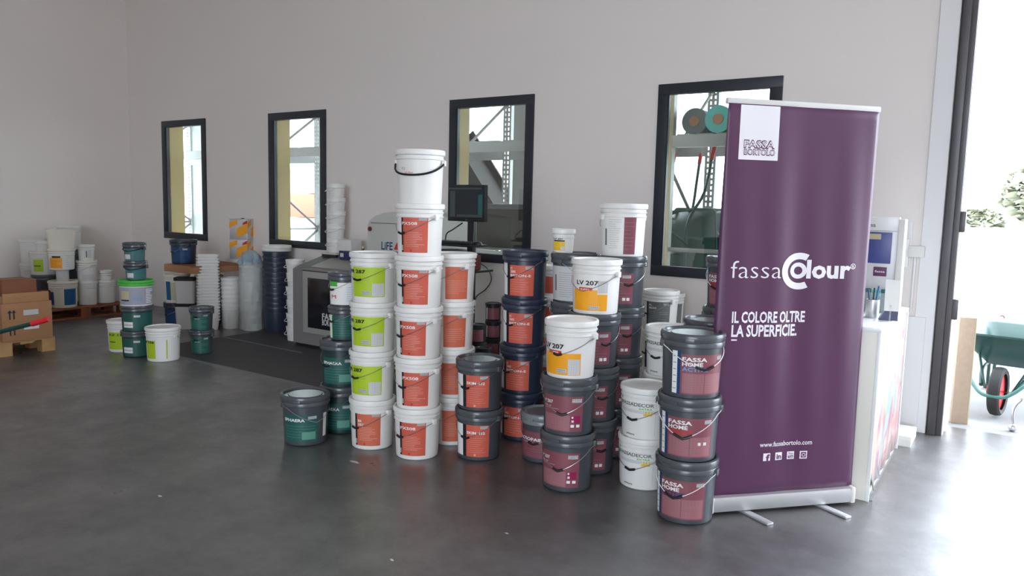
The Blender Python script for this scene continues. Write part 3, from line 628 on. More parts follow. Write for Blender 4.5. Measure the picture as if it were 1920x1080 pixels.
for px, s in ((1426, 'f'), (1449, 'in'), (1472, 'You'), (1495, '')):
    py = 847 - (px - 1426) * .06
    bm = nb(); brect(bm, px, py, px + 14, py + 15, .003, 3); obj('icon_tile', bm, 'print_white', fab, smooth=False)
    if s == 'f': btext('lettering', 'f', px + 5, px + 12, py + 15, py + 2.5, 'print_purple', .05, off=.004)
    elif s == 'in': btext('lettering', 'in', px + 2.5, px + 11.5, py + 12.5, py + 3, 'print_purple', .04, off=.004)
    elif s: 
        btext('lettering', 'You', px + 2.5, px + 11.5, py + 6.5, py + 2, 'print_purple', .02, off=.004)
        bm = nb(); brect(bm, px + 2, py + 7.5, px + 12, py + 13, .004, 2); obj('icon_mark', bm, 'print_purple', fab, smooth=False)
        btext('lettering', 'Tube', px + 3, px + 11, py + 12, py + 8.5, 'print_white', .02, off=.005)
    else:
        bm = nb(); brect(bm, px + 2, py + 2, px + 12, py + 13, .004, 2); obj('icon_mark', bm, 'print_purple', fab, smooth=False)
        o = ringo(px + 7, py + 7.5, 2.2, 3.2, 0, 2 * PI, 'icon_mark', .005)
        for q in ((2.9, 2.9, 11.1, 3.7), (2.9, 11.3, 11.1, 12.1), (2.9, 2.9, 3.6, 12.1), (10.4, 2.9, 11.1, 12.1)):
            pass

# ------------------------------------------------------------------ counter and the things on it
r = thing('reception_counter', 'white counter with a colourful abstract print on its long side', 'counter', (0, 0, 0))
cx0, cx1, cy0, cy1, ch = -1.02, -.562, 4.29, 5.42, .935
obj('carcass', bx(cx0, cx1 - .012, cy0, cy1, 0, ch - .022, .002), 'counter', r)
obj('top', bx(cx0 - .004, cx1 + .004, cy0 - .006, cy1 + .004, ch - .022, ch, .003), 'counter_top', r)
obj('corner_edge', bx(cx1 - .014, cx1 + .004, cy0 - .004, cy0 + .014, 0, ch - .022, .002), 'counter_top', r)
obj('corner_edge', bx(cx1 - .014, cx1 + .004, cy1 - .014, cy1 + .004, 0, ch - .022, .002), 'counter_top', r)
bm = nb(); N = 24
def pz(y, j): return .035 + .02 * math.sin(y * 21) if j == 0 else ch - .03
vs = []
for i in range(N + 1):
    y = cy0 + .016 + (cy1 - cy0 - .032) * i / N; peel = max(0, 1 - (y - cy0) / .16)
    vs.append([bm.verts.new((cx1 - .006 + (.035 * peel if j == 0 else 0) + (.006 * math.sin(y * 30) if j == 0 else 0), y, z)) for j, z in enumerate((.03 + .03 * peel, .16, ch - .03))])
for a, b in zip(vs, vs[1:]):
    for j in range(2): bm.faces.new((a[j], b[j], b[j + 1], a[j + 1]))
o = obj('printed_sheet', bm, 'art', r); m = o.modifiers.new('s', 'SOLIDIFY'); m.thickness = .0015; m.offset = 1
o['label'] = 'peeling abstract print in pink, orange and pale teal'
bm = nb(); box(bm, cx1 + .002, cx1 + .02, cy0 + .02, cy0 + .12, .0, .004); obj('loose_corner', bm, 'l_grey', r)
r = thing('floor_plinth', 'low white block lying on the floor behind the counter', 'plinth', (-.60, 5.50, 0))
obj('block', bx(-.02, .11, 0, .30, 0, .07, .004), 'matte_white', r); obj('kick_board', bx(-.018, .108, -.004, .0, 0, .05), 'matte_white', r)
# display stand with a blue poster
p = onY(1655, 500, 5.22)
r = thing('display_stand', 'white countertop display with blue panel and purple tag', 'display', (p.x - .02, 5.22, ch))
W_, Hh = .29, .575
obj('back_panel', bx(-.20, .10, .0, .022, 0, Hh, .004), 'counter_top', r)
obj('header', bx(-.20, .10, -.03, .0, Hh - .085, Hh, .004), 'counter_top', r)
obj('side_panel', bx(.10, .135, -.06, .05, .0, Hh - .01, .004), 'matte_white', r)
obj('blue_panel', bx(-.17, .062, -.012, -.001, .285, Hh - .095, .002), 'blueprint', r)
obj('tan_sticker', bx(-.12, .0, -.016, -.012, .435, .470), 'l_beige', r)
obj('purple_tag', bx(-.03, .045, -.012, -.001, .205, .262, .002), 'print_purple', r)
bm = nb(); add_text(bm, 'fassa', .036, lambda x, y: Vector((-.10 + x, -.032, Hh - .062 + y)), .01); obj('lettering', bm, 'l_grey', r, smooth=False)
bm = nb(); add_text(bm, 'fassa', .020, lambda x, y: Vector((-.022 + x, -.0135, .228 + y)), .01, width=.058); obj('lettering', bm, 'print_white', r, smooth=False)
obj('shelf_lip', bx(-.20, .10, -.08, .0, .0, .012, .002), 'counter_top', r)
p = onY(1636, 572, 4.72)
r = thing('pen_cup', 'brushed metal cup holding pens on the white counter', 'cup', (p.x, 4.72, ch))
pr = [(.034, 0), (.036, .003), (.036, .105), (.033, .105), (.032, .008)]
obj('cup', lathe(nb(), pr, 28), 'alu', r)
for i, (dx, dy, c) in enumerate(((.015, .01, 'plasticblack'), (-.02, .005, 'navyplastic'), (.005, -.018, 'plasticblack'), (.02, -.012, 'l_blue'))):
    obj('pen', tube(nb(), [(dx * .4, dy * .4, .012), (dx * 1.4, dy * 1.4, .15 + .012 * i)], .0045, 7), c, r)
p = onY(1672, 578, 4.66)
r = thing('card_holder', 'white card standing in a navy holder beside the pen cup', 'card holder', (p.x - .012, 4.66, ch), math.radians(12))
bm = nb(); pts = [(-.05, 0), (.045, 0), (.045, .075), (.02, .085), (-.02, .06)]
v0 = [bm.verts.new((x, -.012, z)) for x, z in pts]; v1 = [bm.verts.new((x, .05, z)) for x, z in pts]
bm.faces.new(v0); bm.faces.new(list(reversed(v1)))
for i in range(5): bm.faces.new((v0[i], v1[i], v1[(i + 1) % 5], v0[(i + 1) % 5]))
obj('base', bm, 'navyplastic', r)
obj('card', box(nb(), -.0, .075, -.0015, .0015, 0, .175, 0, Matrix.Translation((-.028, -.02, .055)) @ Matrix.Rotation(math.radians(-8), 4, 'X')), 'l_white', r)
obj('stem', bx(.0, .008, -.024, -.018, 0, .09), 'acrylic', r)
p = onY(1640, 560, 4.98)
r = thing('leaflet_box', 'open acrylic box with teal leaflets behind the pen cup', 'leaflet box', (p.x - .02, 4.98, ch))
for q in ((-.11, .10, -.004, 0, 0, .12), (-.11, .10, .05, .054, 0, .15), (-.114, -.11, -.004, .054, 0, .15), (.10, .104, -.004, .054, 0, .15)): obj('wall_plate', bx(*q), 'acrylic', r)
for i in range(4): obj('leaflet', bx(-.10 + i * .05, -.055 + i * .05, .008 + .008 * (i % 2), .012 + .008 * (i % 2), .002, .135 + .008 * (i % 2)), 'l_teal' if i % 2 else 'tealfilm', r)
r = thing('paper_tray', 'small white box at the back of the counter', 'box', (cx1 - .16, 5.02, ch), 0)
obj('body', bx(0, .12, 0, .16, 0, .085, .006), 'matte_white', r); obj('lid', bx(-.004, .124, -.004, .164, .085, .10, .004), 'counter_top', r)
p = onY(1687, 460, D)
r = thing('wall_document_holder', 'white document holder fixed to the wall beside the counter display', 'holder', (p.x, D, p.z))
obj('back_plate', bx(-.07, .075, -.012, 0, -.16, .17, .003), 'trimwhite', r); obj('pocket', bx(-.062, .066, -.04, -.012, -.15, .05, .006), 'l_white', r); obj('paper', bx(-.05, .05, -.03, -.02, .0, .14), 'l_white', r)

# ------------------------------------------------------------------ bucket stacks, front group
G = 'paint buckets stacked in the middle of the hall'
stack(basef(698, 845), [('br', 0), ('lime', -2), ('lime', 2), ('lime', 3)], 'four-high stack beside dark green pails', G)
stack(basef(782, 864), [('px', 2), ('px', 4), ('px', -4), ('px', 0), ('px', 0), ('plain', 0)], 'tallest white stack', G)
stack(basef(845, 836), [('px2', 14), ('px2', 10), ('px2', 14), ('px2', 18)], 'white stack behind the charcoal pair', G)
stack(basef(897, 866), [('skim', 2), ('skim', 0)], 'two-high pair before the navy stack', G)
stack(basef(976, 828), [('beton', -8), ('beton', -6), ('beton', 0), ('beton', 0)], 'navy stack', G)
c = dep(1018, 851, 4.6); stack(c, [('sopaint', -14)], 'between navy stack and orange-topped stack', G)
stack(basef(1061, 925, .132), [('p207', -8), ('p207', 0), ('lv2', 0)], 'front orange-topped stack', G)
c = dep(1119, 480, 4.30); stack(c, [('rose', 6), ('rose', 4), ('rose', 8), ('lv', 0)], 'stack right behind the front orange-topped one', G)
c = dep(1169, 390, 4.58); stack(c, [('rose', 0), ('rose', 2), ('rose', 0), ('rose', 0), ('rosewhite', 0)], 'five-high stack topped with white', G)
c = dep(1080, 475, 4.76); z = stack(c, [('rose', -12), ('rose', -6), ('rose', -10), ('whitelab', -4)], 'stack carrying the small yellow-label pot', G)
q = dep(1049, 452, 4.66); put_bucket('lvs', (c.x - .075, c.y - .035, z + .001), 0, 'small white pot with yellow label on top of a dark lid', 'bucket', G)
c = dep(1036, 495, 5.45); stack(c, [('redlab', 0)] * 5, 'column behind navy stack', G)
stack(basef(1204, 921), [('decor', 2), ('decor', 2)], 'two-high front pair', G)
c = dep(1257, 608, 4.43); stack(c, [('decor', -4), ('decor', -6), ('decor', -4)], 'stack behind the front white pair', G)
stack(basef(1281, 985, .136), [('home3', -22), ('home2', -9), ('home1', 15)], 'stack beside the purple banner', G)
c = dep(1334, 612, 4.16); stack(c, [('rose', 0), ('rose', 0), ('rose', 0)], 'low stack half behind the banner', G)
c = dep(1372, 492, 4.60); stack(c, [('home1', -30), ('home1', -34), ('home1', -30), ('home2', -34)], 'tall stack mostly behind the banner', G)
c = dep(1240, 533, 5.72); stack(c, [('greylab', 0), ('greylab', 0), ('greylab', 0)], 'stack at the wall below last window', G)
c = dep(1258, 543, 6.02); stack(c, [('greylab2', 0)] * 3, 'stack tight against the wall', G)
stack(basef(573, 838, .131), [('sph', 0)], 'standing alone at the near end of the group', G)
c = basef(642, 815); z = stack(c, [('sph2', -6), ('sph2', -2)], 'pair under two small pails', G)
c2 = dep(651, 545, 4.72); stack((c.x + .02, c.y + .0, 0), [('sm_green', 0), ('sm_white', 0)], 'small pair on green-label pails', G, z0=z + .001)
c = dep(925, 575, 5.60); stack(c, [('darkcan', 0)] * 6, 'six-high can column beside navy stack', 'small black cans')
c = dep(897, 600, 5.42); stack(c, [('darkcan', -10)] * 5, 'five-high can column beside white stack', 'small black cans')
c = dep(906, 640, 5.24); stack(c, [('darkcan', 12)] * 4, 'front four-high can column', 'small black cans')

# ------------------------------------------------------------------ buckets further left
G2 = 'buckets standing at the far left of the hall'
stack(basef(259, 671), [('greenbig', 0), ('greenbig', 4), ('greentub', 0), ('tealpail', 4), ('tealpail', -6)], 'mixed green stack', G2)
stack(basef(307, 679, .14), [('limebig', 0)], 'alone before the mixed green stack', G2)
stack(basef(232, 661), [('limeback', 0)], 'half hidden behind the mixed green stack', G2)
stack(basef(379, 665, .1), [('greencan', 0), ('greencan', 0)], 'small pair before the white tubs', G2)
# ------------------------------------------------------------------ nested tubs along the wall
def nested(name, mk, m, loc, n, dz, lab, cat, grp, tilt=0, label_fmt=None):
    first = None
    for i in range(n):
        if first is None: o = obj(name, mk(), m, None); first = o
        else: o = first.copy(); COL.objects.link(o)
        o.location = (loc[0] + random.uniform(-.002, .002), loc[1] + random.uniform(-.002, .002), loc[2] + i * dz); o.rotation_euler = (0, 0, (tilt + random.uniform(-.02, .02)))
        tag(o, lab + ', ' + ordp(i, n) + ' in its nested column', cat, grp)
c = basef(392, 620, .12)
nested('nesting_tub', lambda: rtub(nb(), .20, .16, .230, .185, 0, .13, rim=.012), 'white', (c.x, c.y, 0), 22, .0355, 'white rectangular tub', 'tub', 'nested white tubs', face_cam(c))
def nbk(rb, rt, H, lip=.008, ribs=0):
    pr = [(rb, 0), (rb + .002, .005)]
    if ribs: 
        for q in range(ribs):
            z = H - .03 - .03 * q
        pr += [(rt - .004, H - .075), (rt + .003, H - .072), (rt + .003, H - .064), (rt - .002, H - .061)]
    pr += [(rt, H - .026), (rt + lip, H - .024), (rt + lip, H - .004), (rt + lip - .003, H), (rt - .004, H), (rt - .008, H - .03), (rb - .004, .012)]
    return lathe(nb(), pr, 32)
c = basef(434, 617, .11)
nested('nesting_bucket', lambda: nbk(.095, .112, .29, ribs=1), 'white', (c.x, c.y, 0), 7, .052, 'white round open bucket', 'bucket', 'nested white buckets', 0)
c = basef(473, 621, .12)
nested('nesting_bucket', lambda: nbk(.105, .118, .30, ribs=1), 'matte_white', (c.x, c.y, 0), 8, .066, 'film-wrapped white bucket', 'bucket', 'film-wrapped nested buckets', 0)
def film(name, loc, prof, amp, m, lab, seed):
    bm = nb(); lathe(bm, prof, 44, False, True)
    for v in bm.verts:
        d = noise.noise(Vector((v.co.x * 22 + seed, v.co.y * 22, v.co.z * 9))) + .5 * noise.noise(Vector((v.co.x * 60, v.co.y * 60 + seed, v.co.z * 30)))
        s = Vector((v.co.x, v.co.y, 0)); s = s.normalized() if s.length > 1e-4 else Vector((0, 0, 1)); v.co += s * d * amp; v.co.z += d * amp * .6 if v.co.z > .1 else 0
    o = obj(name, bm, m, None, angle=20); o.location = loc; tag(o, lab, 'film'); return o
pr = [(.150, .02)] + [(.140 + .004 * math.sin(i * 2.1), .02 + i * .033) for i in range(1, 23)] + [(.12, .80), (.07, .83), (.02, .84)]
film('plastic_film', (c.x, c.y, .0), pr, .008, 'film', 'crinkled clear plastic film wrapped round the white bucket column', 3)
cw = c
pr = [(.135, -.08), (.125, -.05), (.12, -.02), (.115, .0), (.10, .025), (.085, .05), (.06, .07), (.03, .08), (.01, .082)]
film('blue_film', (c.x - .01, c.y + .0, .855), pr, .034, 'bluefilm', 'bunched pale blue film lying on top of the wrapped column', 9)
c = basef(520, 624, .15)
nested('nesting_bucket', lambda: nbk(.138, .152, .30, ribs=1), 'navy', (c.x, c.y, 0), 12, .058, 'dark navy open bucket', 'bucket', 'nested navy buckets', 0)
o = obj('bucket_lid', lathe(nb(), [(.160, 0), (.163, .004), (.163, .028), (.158, .034), (.146, .034), (.14, .027), (.02, .027)], 36), 'white'); o.location = (c.x, c.y, 11 * .058 + .301)
tag(o, 'white lid lying on the dark navy bucket column', 'lid')
o = o.copy(); COL.objects.link(o); o.location.z += .033; o.location.x += .012; tag(o, 'second white lid, tilted slightly, at the very top of navy column', 'lid')
def small_bail_stack(c, z0, n, pitch, where):
    r0 = None; sb = 'white'
    for i in range(n):
        if r0 is None:
            r0 = thing('small_bucket', None, None); H = pitch + .012
            b = obj('body', lathe(nb(), [(.082, 0), (.084, .004), (.092, H - .05), (.098, H - .046), (.098, H - .012), (.101, H - .010), (.101, H - .001), (.09, H), (.088, H - .012), (.02, H - .012)], 30), 'white', r0)
            pts = []
            for k in range(17):
                t = -1 + k / 8; a = math.radians(-62 + 90 * t); z = H - .03 - .055 * (1 - abs(t) ** 2); q = .104 + .016 * (1 - abs(t)); pts.append((q * math.sin(a), -q * math.cos(a), z))
            h = obj('bail', tube(nb(), pts, .0035, 6), 'wirewhite', r0); tr = {r0.name: [b, h]}; o = r0
        else: o = copy_tree(r0, tr)
        o.location = (c[0] + random.uniform(-.004, .004), c[1] + random.uniform(-.004, .004), z0 + i * pitch); o.rotation_euler = (0, 0, face_cam(c) + random.uniform(-.1, .1))
        tag(o, 'small white bucket with wire handle, %s in the column %s' % (ordp(i, n), where), 'bucket', 'small white wire-handled buckets')
c = basef(558, 641, .09); small_bail_stack((c.x - .03, c.y, 0), 0, 6, .146, 'beside the grey cabinet')

# ------------------------------------------------------------------ flat carton on buckets, things on and below it
fc = onY(357, 515, 5.02); zb = .665
r = thing('flat_carton', 'long flat brown carton lying across buckets by the first window', 'carton', (fc.x, 5.02, zb))
obj('body', bx(-.52, .0, 0, .74, 0, .085, .003), 'card', r)
obj('tape', bx(-.535, .0012, .28, .34, -.0012, .0862), 'l_tan', r); obj('flap_edge', bx(-.52, .0008, .002, .738, .070, .0855), 'card2', r)
G3 = 'buckets under and on the flat carton'
p = onY(345, 497, 5.22); put_bucket('navybucket', (p.x, 5.22, zb + .0865), 0, 'navy blue bucket standing on the flat carton below the first window', 'bucket', G3)
c = (fc.x - .56, 5.20); z = stack(c, [('navybucket', 0, 'navy blue bucket'), ('beigelab', 0)], 'the pair at the carton end', G3)
c = (fc.x - .36, 5.50); stack(c, [('navybucket', 10, 'navy bucket'), ('bluewhite', -40)], 'the pair below the flat carton', G3, jit=.001)
c = (fc.x - .27, 5.14)
for i in range(2):
    o = put_bucket('sackish', (c[0], c[1], i * .302), -18, 'boxy pale tub with black lid, %s of two under the flat carton' % ('lower' if i == 0 else 'upper'), 'tub', G3)
# square tins
tp = fl(450, 494, zb + .088)
def tin(loc, lab):
    r = thing('square_tin', lab, 'tin', loc, math.radians(28), 'square orange and grey tins')
    H = .245; w = .115
    obj('body', bx(-w, w, -w, w, .004, H - .004, .012), 'tin', r)
    for z in (0, H - .008): obj('seam_rim', bx(-w - .003, w + .003, -w - .003, w + .003, z, z + .008, .003), 'tin', r)
    for sgn in (0, 1):
        M = Matrix.Rotation(sgn * PI / 2, 4, 'Z'); bm = nb()
        for x0, x1, zA, zB in ((-w, -w * .1, .13, .236), (-w * .2, w, .02, .16)):
            q = [(x0, zA), (x1, zA + .05), (x1, min(zB + .03, H - .012)), (x0, min(zB, H - .012) - .03)]
            bm.faces.new([bm.verts.new(M @ Vector((x, -w - .0012, z))) for x, z in q])
        obj('orange_band', bm, 'l_orange', r, smooth=False)
        bm = nb(); bm.faces.new([bm.verts.new(M @ Vector((x, -w - .0018, z))) for x, z in ((w * .45, .17), (w * .98, .19), (w * .98, .23), (w * .5, .2))]); obj('red_mark', bm, 'l_redbright', r, smooth=False)
    obj('cap', lathe(nb(), [(.02, H - .003), (.02, H + .008), (.005, H + .009)], 16), 'plasticblack', r)
    return r
tz = zb + .0865
tp = Vector((fc.x - .10, 5.48, 0)); q = fl(451, 492, zb + .0865)
tin((q.x - .02, q.y + .05, tz + .045), 'lower square tin with orange bands on the flat carton'); tin((q.x - .015, q.y + .05, tz + .045 + .246), 'upper square tin with orange bands stacked on its twin')
r = thing('small_carton', 'white low carton carrying the two square tins', 'carton', (q.x - .02, q.y + .05, tz)); obj('body', bx(-.15, .15, -.13, .13, 0, .042, .003), 'matte_white', r); obj('tape', bx(-.151, .151, -.02, .02, .0, .043), 'l_beige', r)
r2 = thing('grey_tray', 'small grey tray beside the square tins', 'tray', (fc.x - .12, 5.30, tz)); print('Q', q, fc); obj('tray', rtub(nb(), .16, .12, .18, .14, 0, .07), 'l_grey', r2); obj('content', bx(-.07, .07, -.05, .05, .012, .05), 'machine_dark', r2)

# ------------------------------------------------------------------ tinting cabinet
mx0, my0 = -6.33, 5.27
r = thing('tinting_cabinet', 'low grey dispensing cabinet with dark glass front below the second window', 'machine', (mx0, my0, 0))
Wm, Dm, h0, h1 = 1.03, .60, .83, .985
bm = nb(); sec = [(0, .03), (Dm, .03), (Dm, h1), (.05, h0 + .005), (0, h0 - .02)]
a = [bm.verts.new((0, y, z)) for y, z in sec]; b = [bm.verts.new((Wm, y, z)) for y, z in sec]
bm.faces.new(a); bm.faces.new(list(reversed(b)))
for i in range(5): bm.faces.new((a[i], b[i], b[(i + 1) % 5], a[(i + 1) % 5]))
bmesh.ops.recalc_face_normals(bm, faces=bm.faces); obj('housing', bm, 'machine', r, smooth=False)
obj('plinth', bx(.02, Wm - .02, .02, Dm - .01, 0, .03), 'black', r)
sl = (h1 - h0 - .005) / (Dm - .05)
def topz(y): return h0 + .005 + (y - .05) * sl
def topq(bm, x0, x1, y0, y1, off): bm.faces.new([bm.verts.new((x, y, topz(y) + off)) for x, y in ((x0, y0), (x1, y0), (x1, y1), (x0, y1))])
bm = nb(); topq(bm, .20, Wm - .01, .06, Dm - .01, .003); obj('top_panel', bm, 'machine_light', r, smooth=False)
bm = nb(); topq(bm, .02, .20, .06, Dm - .01, .002); obj('dark_band', bm, 'machine_dark', r, smooth=False)
for nm, c_, pts in (('red_swoosh', 'l_redbright', [(.78, .22), (.98, .30), (1.02, .36), (.92, .30)]), ('blue_swoosh', 'l_blue', [(.74, .12), (.90, .14), (.96, .24), (.82, .20)])):
    bm = nb(); bm.faces.new([bm.verts.new((x, y, topz(y) + .006)) for x, y in pts]); obj(nm, bm, c_, r, smooth=False)
fr = obj('door_frame', bx(.17, Wm - .03, -.016, 0, .155, h0 - .03, .005), 'machine_light', r)
obj('glass_front', bx(.25, Wm - .10, -.020, -.012, .215, h0 - .095, .003), 'darkglass', r)
obj('shadow_gap', bx(.155, Wm - .02, -.004, .001, h0 - .03, h0 - .022), 'black', r)
for i, s in enumerate(('FASSA', 'BORTOLO')):
    bm = nb(); add_text(bm, s, .085, lambda x, y: Vector((.47 + x, -.0215, .325 - i * .062 + y)), .03, width=.24); obj('lettering', bm, 'l_palegrey', r, smooth=False)
# things on the cabinet
cz = topz(.47)
p = onY(629, 470, my0 + .44); small_bail_stack((p.x, my0 + .45), topz(.45) + .03, 5, .146, 'on the grey cabinet')
r = thing('stacking_board', 'thin white board levelling the bucket column on the cabinet', 'board', (p.x, my0 + .45, topz(.45) + .012)); obj('board', bx(-.12, .12, -.11, .11, 0, .018, .003), 'machine_white', r); obj('rubber_foot', bx(-.11, .11, -.105, -.08, -.03, 0), 'black', r)
p = onY(656, 460, my0 + .40)
r = thing('paper_stack', 'white carton on a navy box on the grey cabinet', 'carton', (p.x, my0 + .38, topz(.38)))
obj('navy_box', bx(-.07, .13, -.07, .08, -.01, .085, .004), 'navyplastic', r); obj('white_box', bx(-.09, .10, -.06, .09, .085, .20, .004), 'matte_white', r)
obj('sticker', bx(-.05, .0, -.0715, -.07, .02, .06), 'l_palegrey', r)
p = onY(683, 460, my0 + .2)
r = thing('amber_bottle', 'slim amber bottle in front of the mixing machine', 'bottle', (p.x - .02, my0 + .2, topz(.2)))
obj('body', lathe(nb(), [(.016, 0), (.018, .003), (.018, .15), (.013, .165), (.010, .17), (.010, .185)], 18), 'amber', r); obj('cap', lathe(nb(), [(.012, .185), (.012, .205), (.004, .206)], 14), 'cream', r)
# mixing machine behind
lx = onY(685, 430, 5.30).x + .03
r = thing('mixing_machine', 'tall pale grey mixing machine with dark lettering and red blue emblem', 'machine', (lx, 5.30, 0))
Lw = .78; prof = [(0, .04), (Lw, .04), (Lw, 1.40)] + [(Lw * .5, 1.445), (.22, 1.43), (.10, 1.395), (.02, 1.345), (0, 1.30)]
bm = nb(); a = [bm.verts.new((x, 0, z)) for x, z in prof]; b = [bm.verts.new((x, .60, z)) for x, z in prof]
bm.faces.new(list(reversed(a))); bm.faces.new(b)
for i in range(len(prof)): bm.faces.new((a[i], a[(i + 1) % len(prof)], b[(i + 1) % len(prof)], b[i]))
bmesh.ops.recalc_face_normals(bm, faces=bm.faces); obj('housing', bm, 'machine_white', r, angle=30)
obj('plinth', bx(.02, Lw - .02, .02, .58, 0, .04), 'black', r)
obj('front_door', bx(.05, Lw - .04, -.014, 0, .20, 1.325, .006), 'machine_white', r); obj('door_gap', bx(.045, Lw - .035, -.004, .001, 1.325, 1.333), 'l_grey', r)
bk = obj('red_button', lathe(nb(), [(.022, 0), (.022, .014), (.016, .02), (.004, .02)], 18, M=Matrix.Translation((.05, -.012, 1.27)) @ Matrix.Rotation(PI / 2, 4, 'X')), 'redbrown', r)
bm = nb(); add_text(bm, 'LiFE', .105, lambda x, y: Vector((.20 + x, -.0155, 1.08 + y)), .02, width=.145); obj('lettering', bm, 'l_navyblue', r, smooth=False)
bm = nb(); bm.faces.new([bm.verts.new((x, -.0155, z)) for x, z in ((.36, 1.085), (.42, 1.085), (.42, 1.17), (.39, 1.14))]); obj('red_emblem', bm, 'l_redbright', r, smooth=False)
bm = nb(); bm.faces.new([bm.verts.new((x, -.0155, z)) for x, z in ((.36, 1.07), (.42, 1.07), (.42, 1.0), (.39, 1.03))]); obj('blue_emblem', bm, 'l_blue', r, smooth=False)
# computer on a stand
mp = onY(866, 382, 5.25)
r = thing('computer_stand', 'black upright stand carrying a keyboard tray below the third window', 'stand', (mp.x - .02, 5.42, 0))
obj('column', bx(-.03, .03, -.02, .04, .02, 1.40, .006), 'plasticblack', r); obj('base_plate', bx(-.22, .22, -.25, .25, 0, .022, .006), 'plasticblack', r)
obj('tray', bx(-.30, .17, -.20, .02, 1.155, 1.175, .005), 'plasticblack', r); obj('lower_shelf', bx(-.30, .18, -.20, .10, .93, .95, .004), 'plasticblack', r)
obj('brace', tube(nb(), [(.02, -.0, 1.38), (.11, -.12, 1.19)], .010, 8), 'plasticblack', r)
obj('cable', tube(nb(), smoothpath([(-.10, .0, 1.36), (-.16, -.06, 1.30), (-.24, -.05, 1.26), (-.28, -.02, 1.2)]), .006, 6), 'black', r)
sx, sy = mp.x - .02, 5.42
r = thing('monitor', 'black flat screen monitor with a dark program window showing', 'monitor', (sx, sy - .05, 1.375), math.radians(-6))
obj('bezel', bx(-.235, .215, -.022, .018, 0, .325, .006), 'plasticblack', r); scn = obj('screen', bx(-.222, .202, -.024, -.021, .035, .312), 'screen', r)
for q, c_ in (((-.222, .18, .285, .300), 'screen_text'), ((-.205, -.14, .04, .27), 'screen_text'), ((.14, .19, .05, .24), 'screen_teal'), ((-.12, .19, .04, .062), 'screen_text')):
    obj('window_area', bx(q[0], q[1], -.0255, -.0238, q[2], q[3]), c_, scn)
obj('neck', bx(-.03, .03, .018, .05, .02, .2, .004), 'plasticblack', r); obj('logo_dot', bx(-.012, .012, -.0235, -.021, .012, .020), 'l_grey', r)
r = thing('keyboard', 'black keyboard on the tray under the monitor', 'keyboard', (sx - .07, sy - .10, 1.176)); obj('case', bx(-.21, .21, -.075, .075, 0, .018, .005), 'plasticblack', r)
for i in range(4):
    for j in range(12): obj('key', bx(-.2 + j * .0335, -.172 + j * .0335, -.064 + i * .033, -.036 + i * .033, .018, .024), 'charcoal', r)
r = thing('mouse', 'small black mouse beside the keyboard', 'mouse', (sx + .155, sy - .10, 1.176)); bm = nb(); bmesh.ops.create_uvsphere(bm, u_segments=14, v_segments=8, radius=1, matrix=Matrix.Diagonal((.028, .05, .032, 1)))
bmesh.ops.bisect_plane(bm, geom=bm.verts[:] + bm.edges[:] + bm.faces[:], plane_co=(0, 0, 0), plane_no=(0, 0, -1), clear_outer=True); o = obj('shell', bm, 'plasticblack', r); obj('wheel', lathe(nb(), [(.006, -.003), (.007, 0), (.006, .003)], 12, M=Matrix.Translation((0, -.025, .026)) @ Matrix.Rotation(PI / 2, 4, 'Y')), 'l_grey', r)
r = thing('label_printer', 'grey label printer on the shelf under the keyboard', 'printer', (sx - .16, sy - .06, .951)); obj('case', bx(-.11, .11, -.10, .10, 0, .15, .012), 'l_grey', r); obj('slot', bx(-.08, .08, -.102, -.09, .06, .075), 'black', r); obj('hood', bx(-.10, .10, -.09, .10, .15, .17, .01), 'charcoal', r)
r = thing('red_box', 'small red and white box at the end of the printer shelf', 'box', (sx + .11, sy - .06, .951)); obj('body', bx(-.012, .012, -.05, .05, 0, .13, .003), 'redbrown', r); obj('white_side', bx(-.075, -.031, -.05, .06, 0, .14, .003), 'l_palegrey', r)
p = onY(905, 500, D)
o = obj('hanging_cable', tube(nb(), smoothpath([onY(897, 492, D - .012), onY(915, 505, D - .012), onY(921, 525, D - .012), onY(910, 543, D - .012), onY(893, 556, D - .012), onY(888, 575, D - .012)]), .0045, 6), 'black'); tag(o, 'thin black cable hanging on the wall right of the monitor', 'cable')

# ------------------------------------------------------------------ pallets, cartons, far-left pile
def pallet(loc, rz, L, Wd, m, lab, short=False):
    r = thing('wooden_pallet', lab, 'pallet', loc, rz)
    if not short:
        for x in (0, (Wd - .1) / 2, Wd - .1): obj('bottom_board', bx(x, x + .1, 0, L, 0, .02), m, r)
    for x in (0, (Wd - .1) / 2, Wd - .1):
        for y in (0, L - .12) if short else (0, (L - .12) / 2, L - .12): obj('block', bx(x, x + .1, y, y + .12, 0 if short else .0205, .10), m, r)
    for y in (0, (L - .12) / 2, L - .12): obj('stringer_board', bx(0, Wd, y, y + .12, .1005, .12), m, r)
    n = 5
    for i in range(n): obj('deck_board', bx(i * (Wd - .11) / (n - 1), i * (Wd - .11) / (n - 1) + .11, 0, L, .1205, .14), m, r)
    return r
pallet((-8.42, 3.06, 0), 0, .50, .62, 'pallet', 'pale wooden pallet under the brown carton at the picture edge', True)
pallet((-10.50, 4.22, 0), 0, 1.10, .88, 'pallet_dark', 'brown wooden pallet under the bucket pile along the side wall')
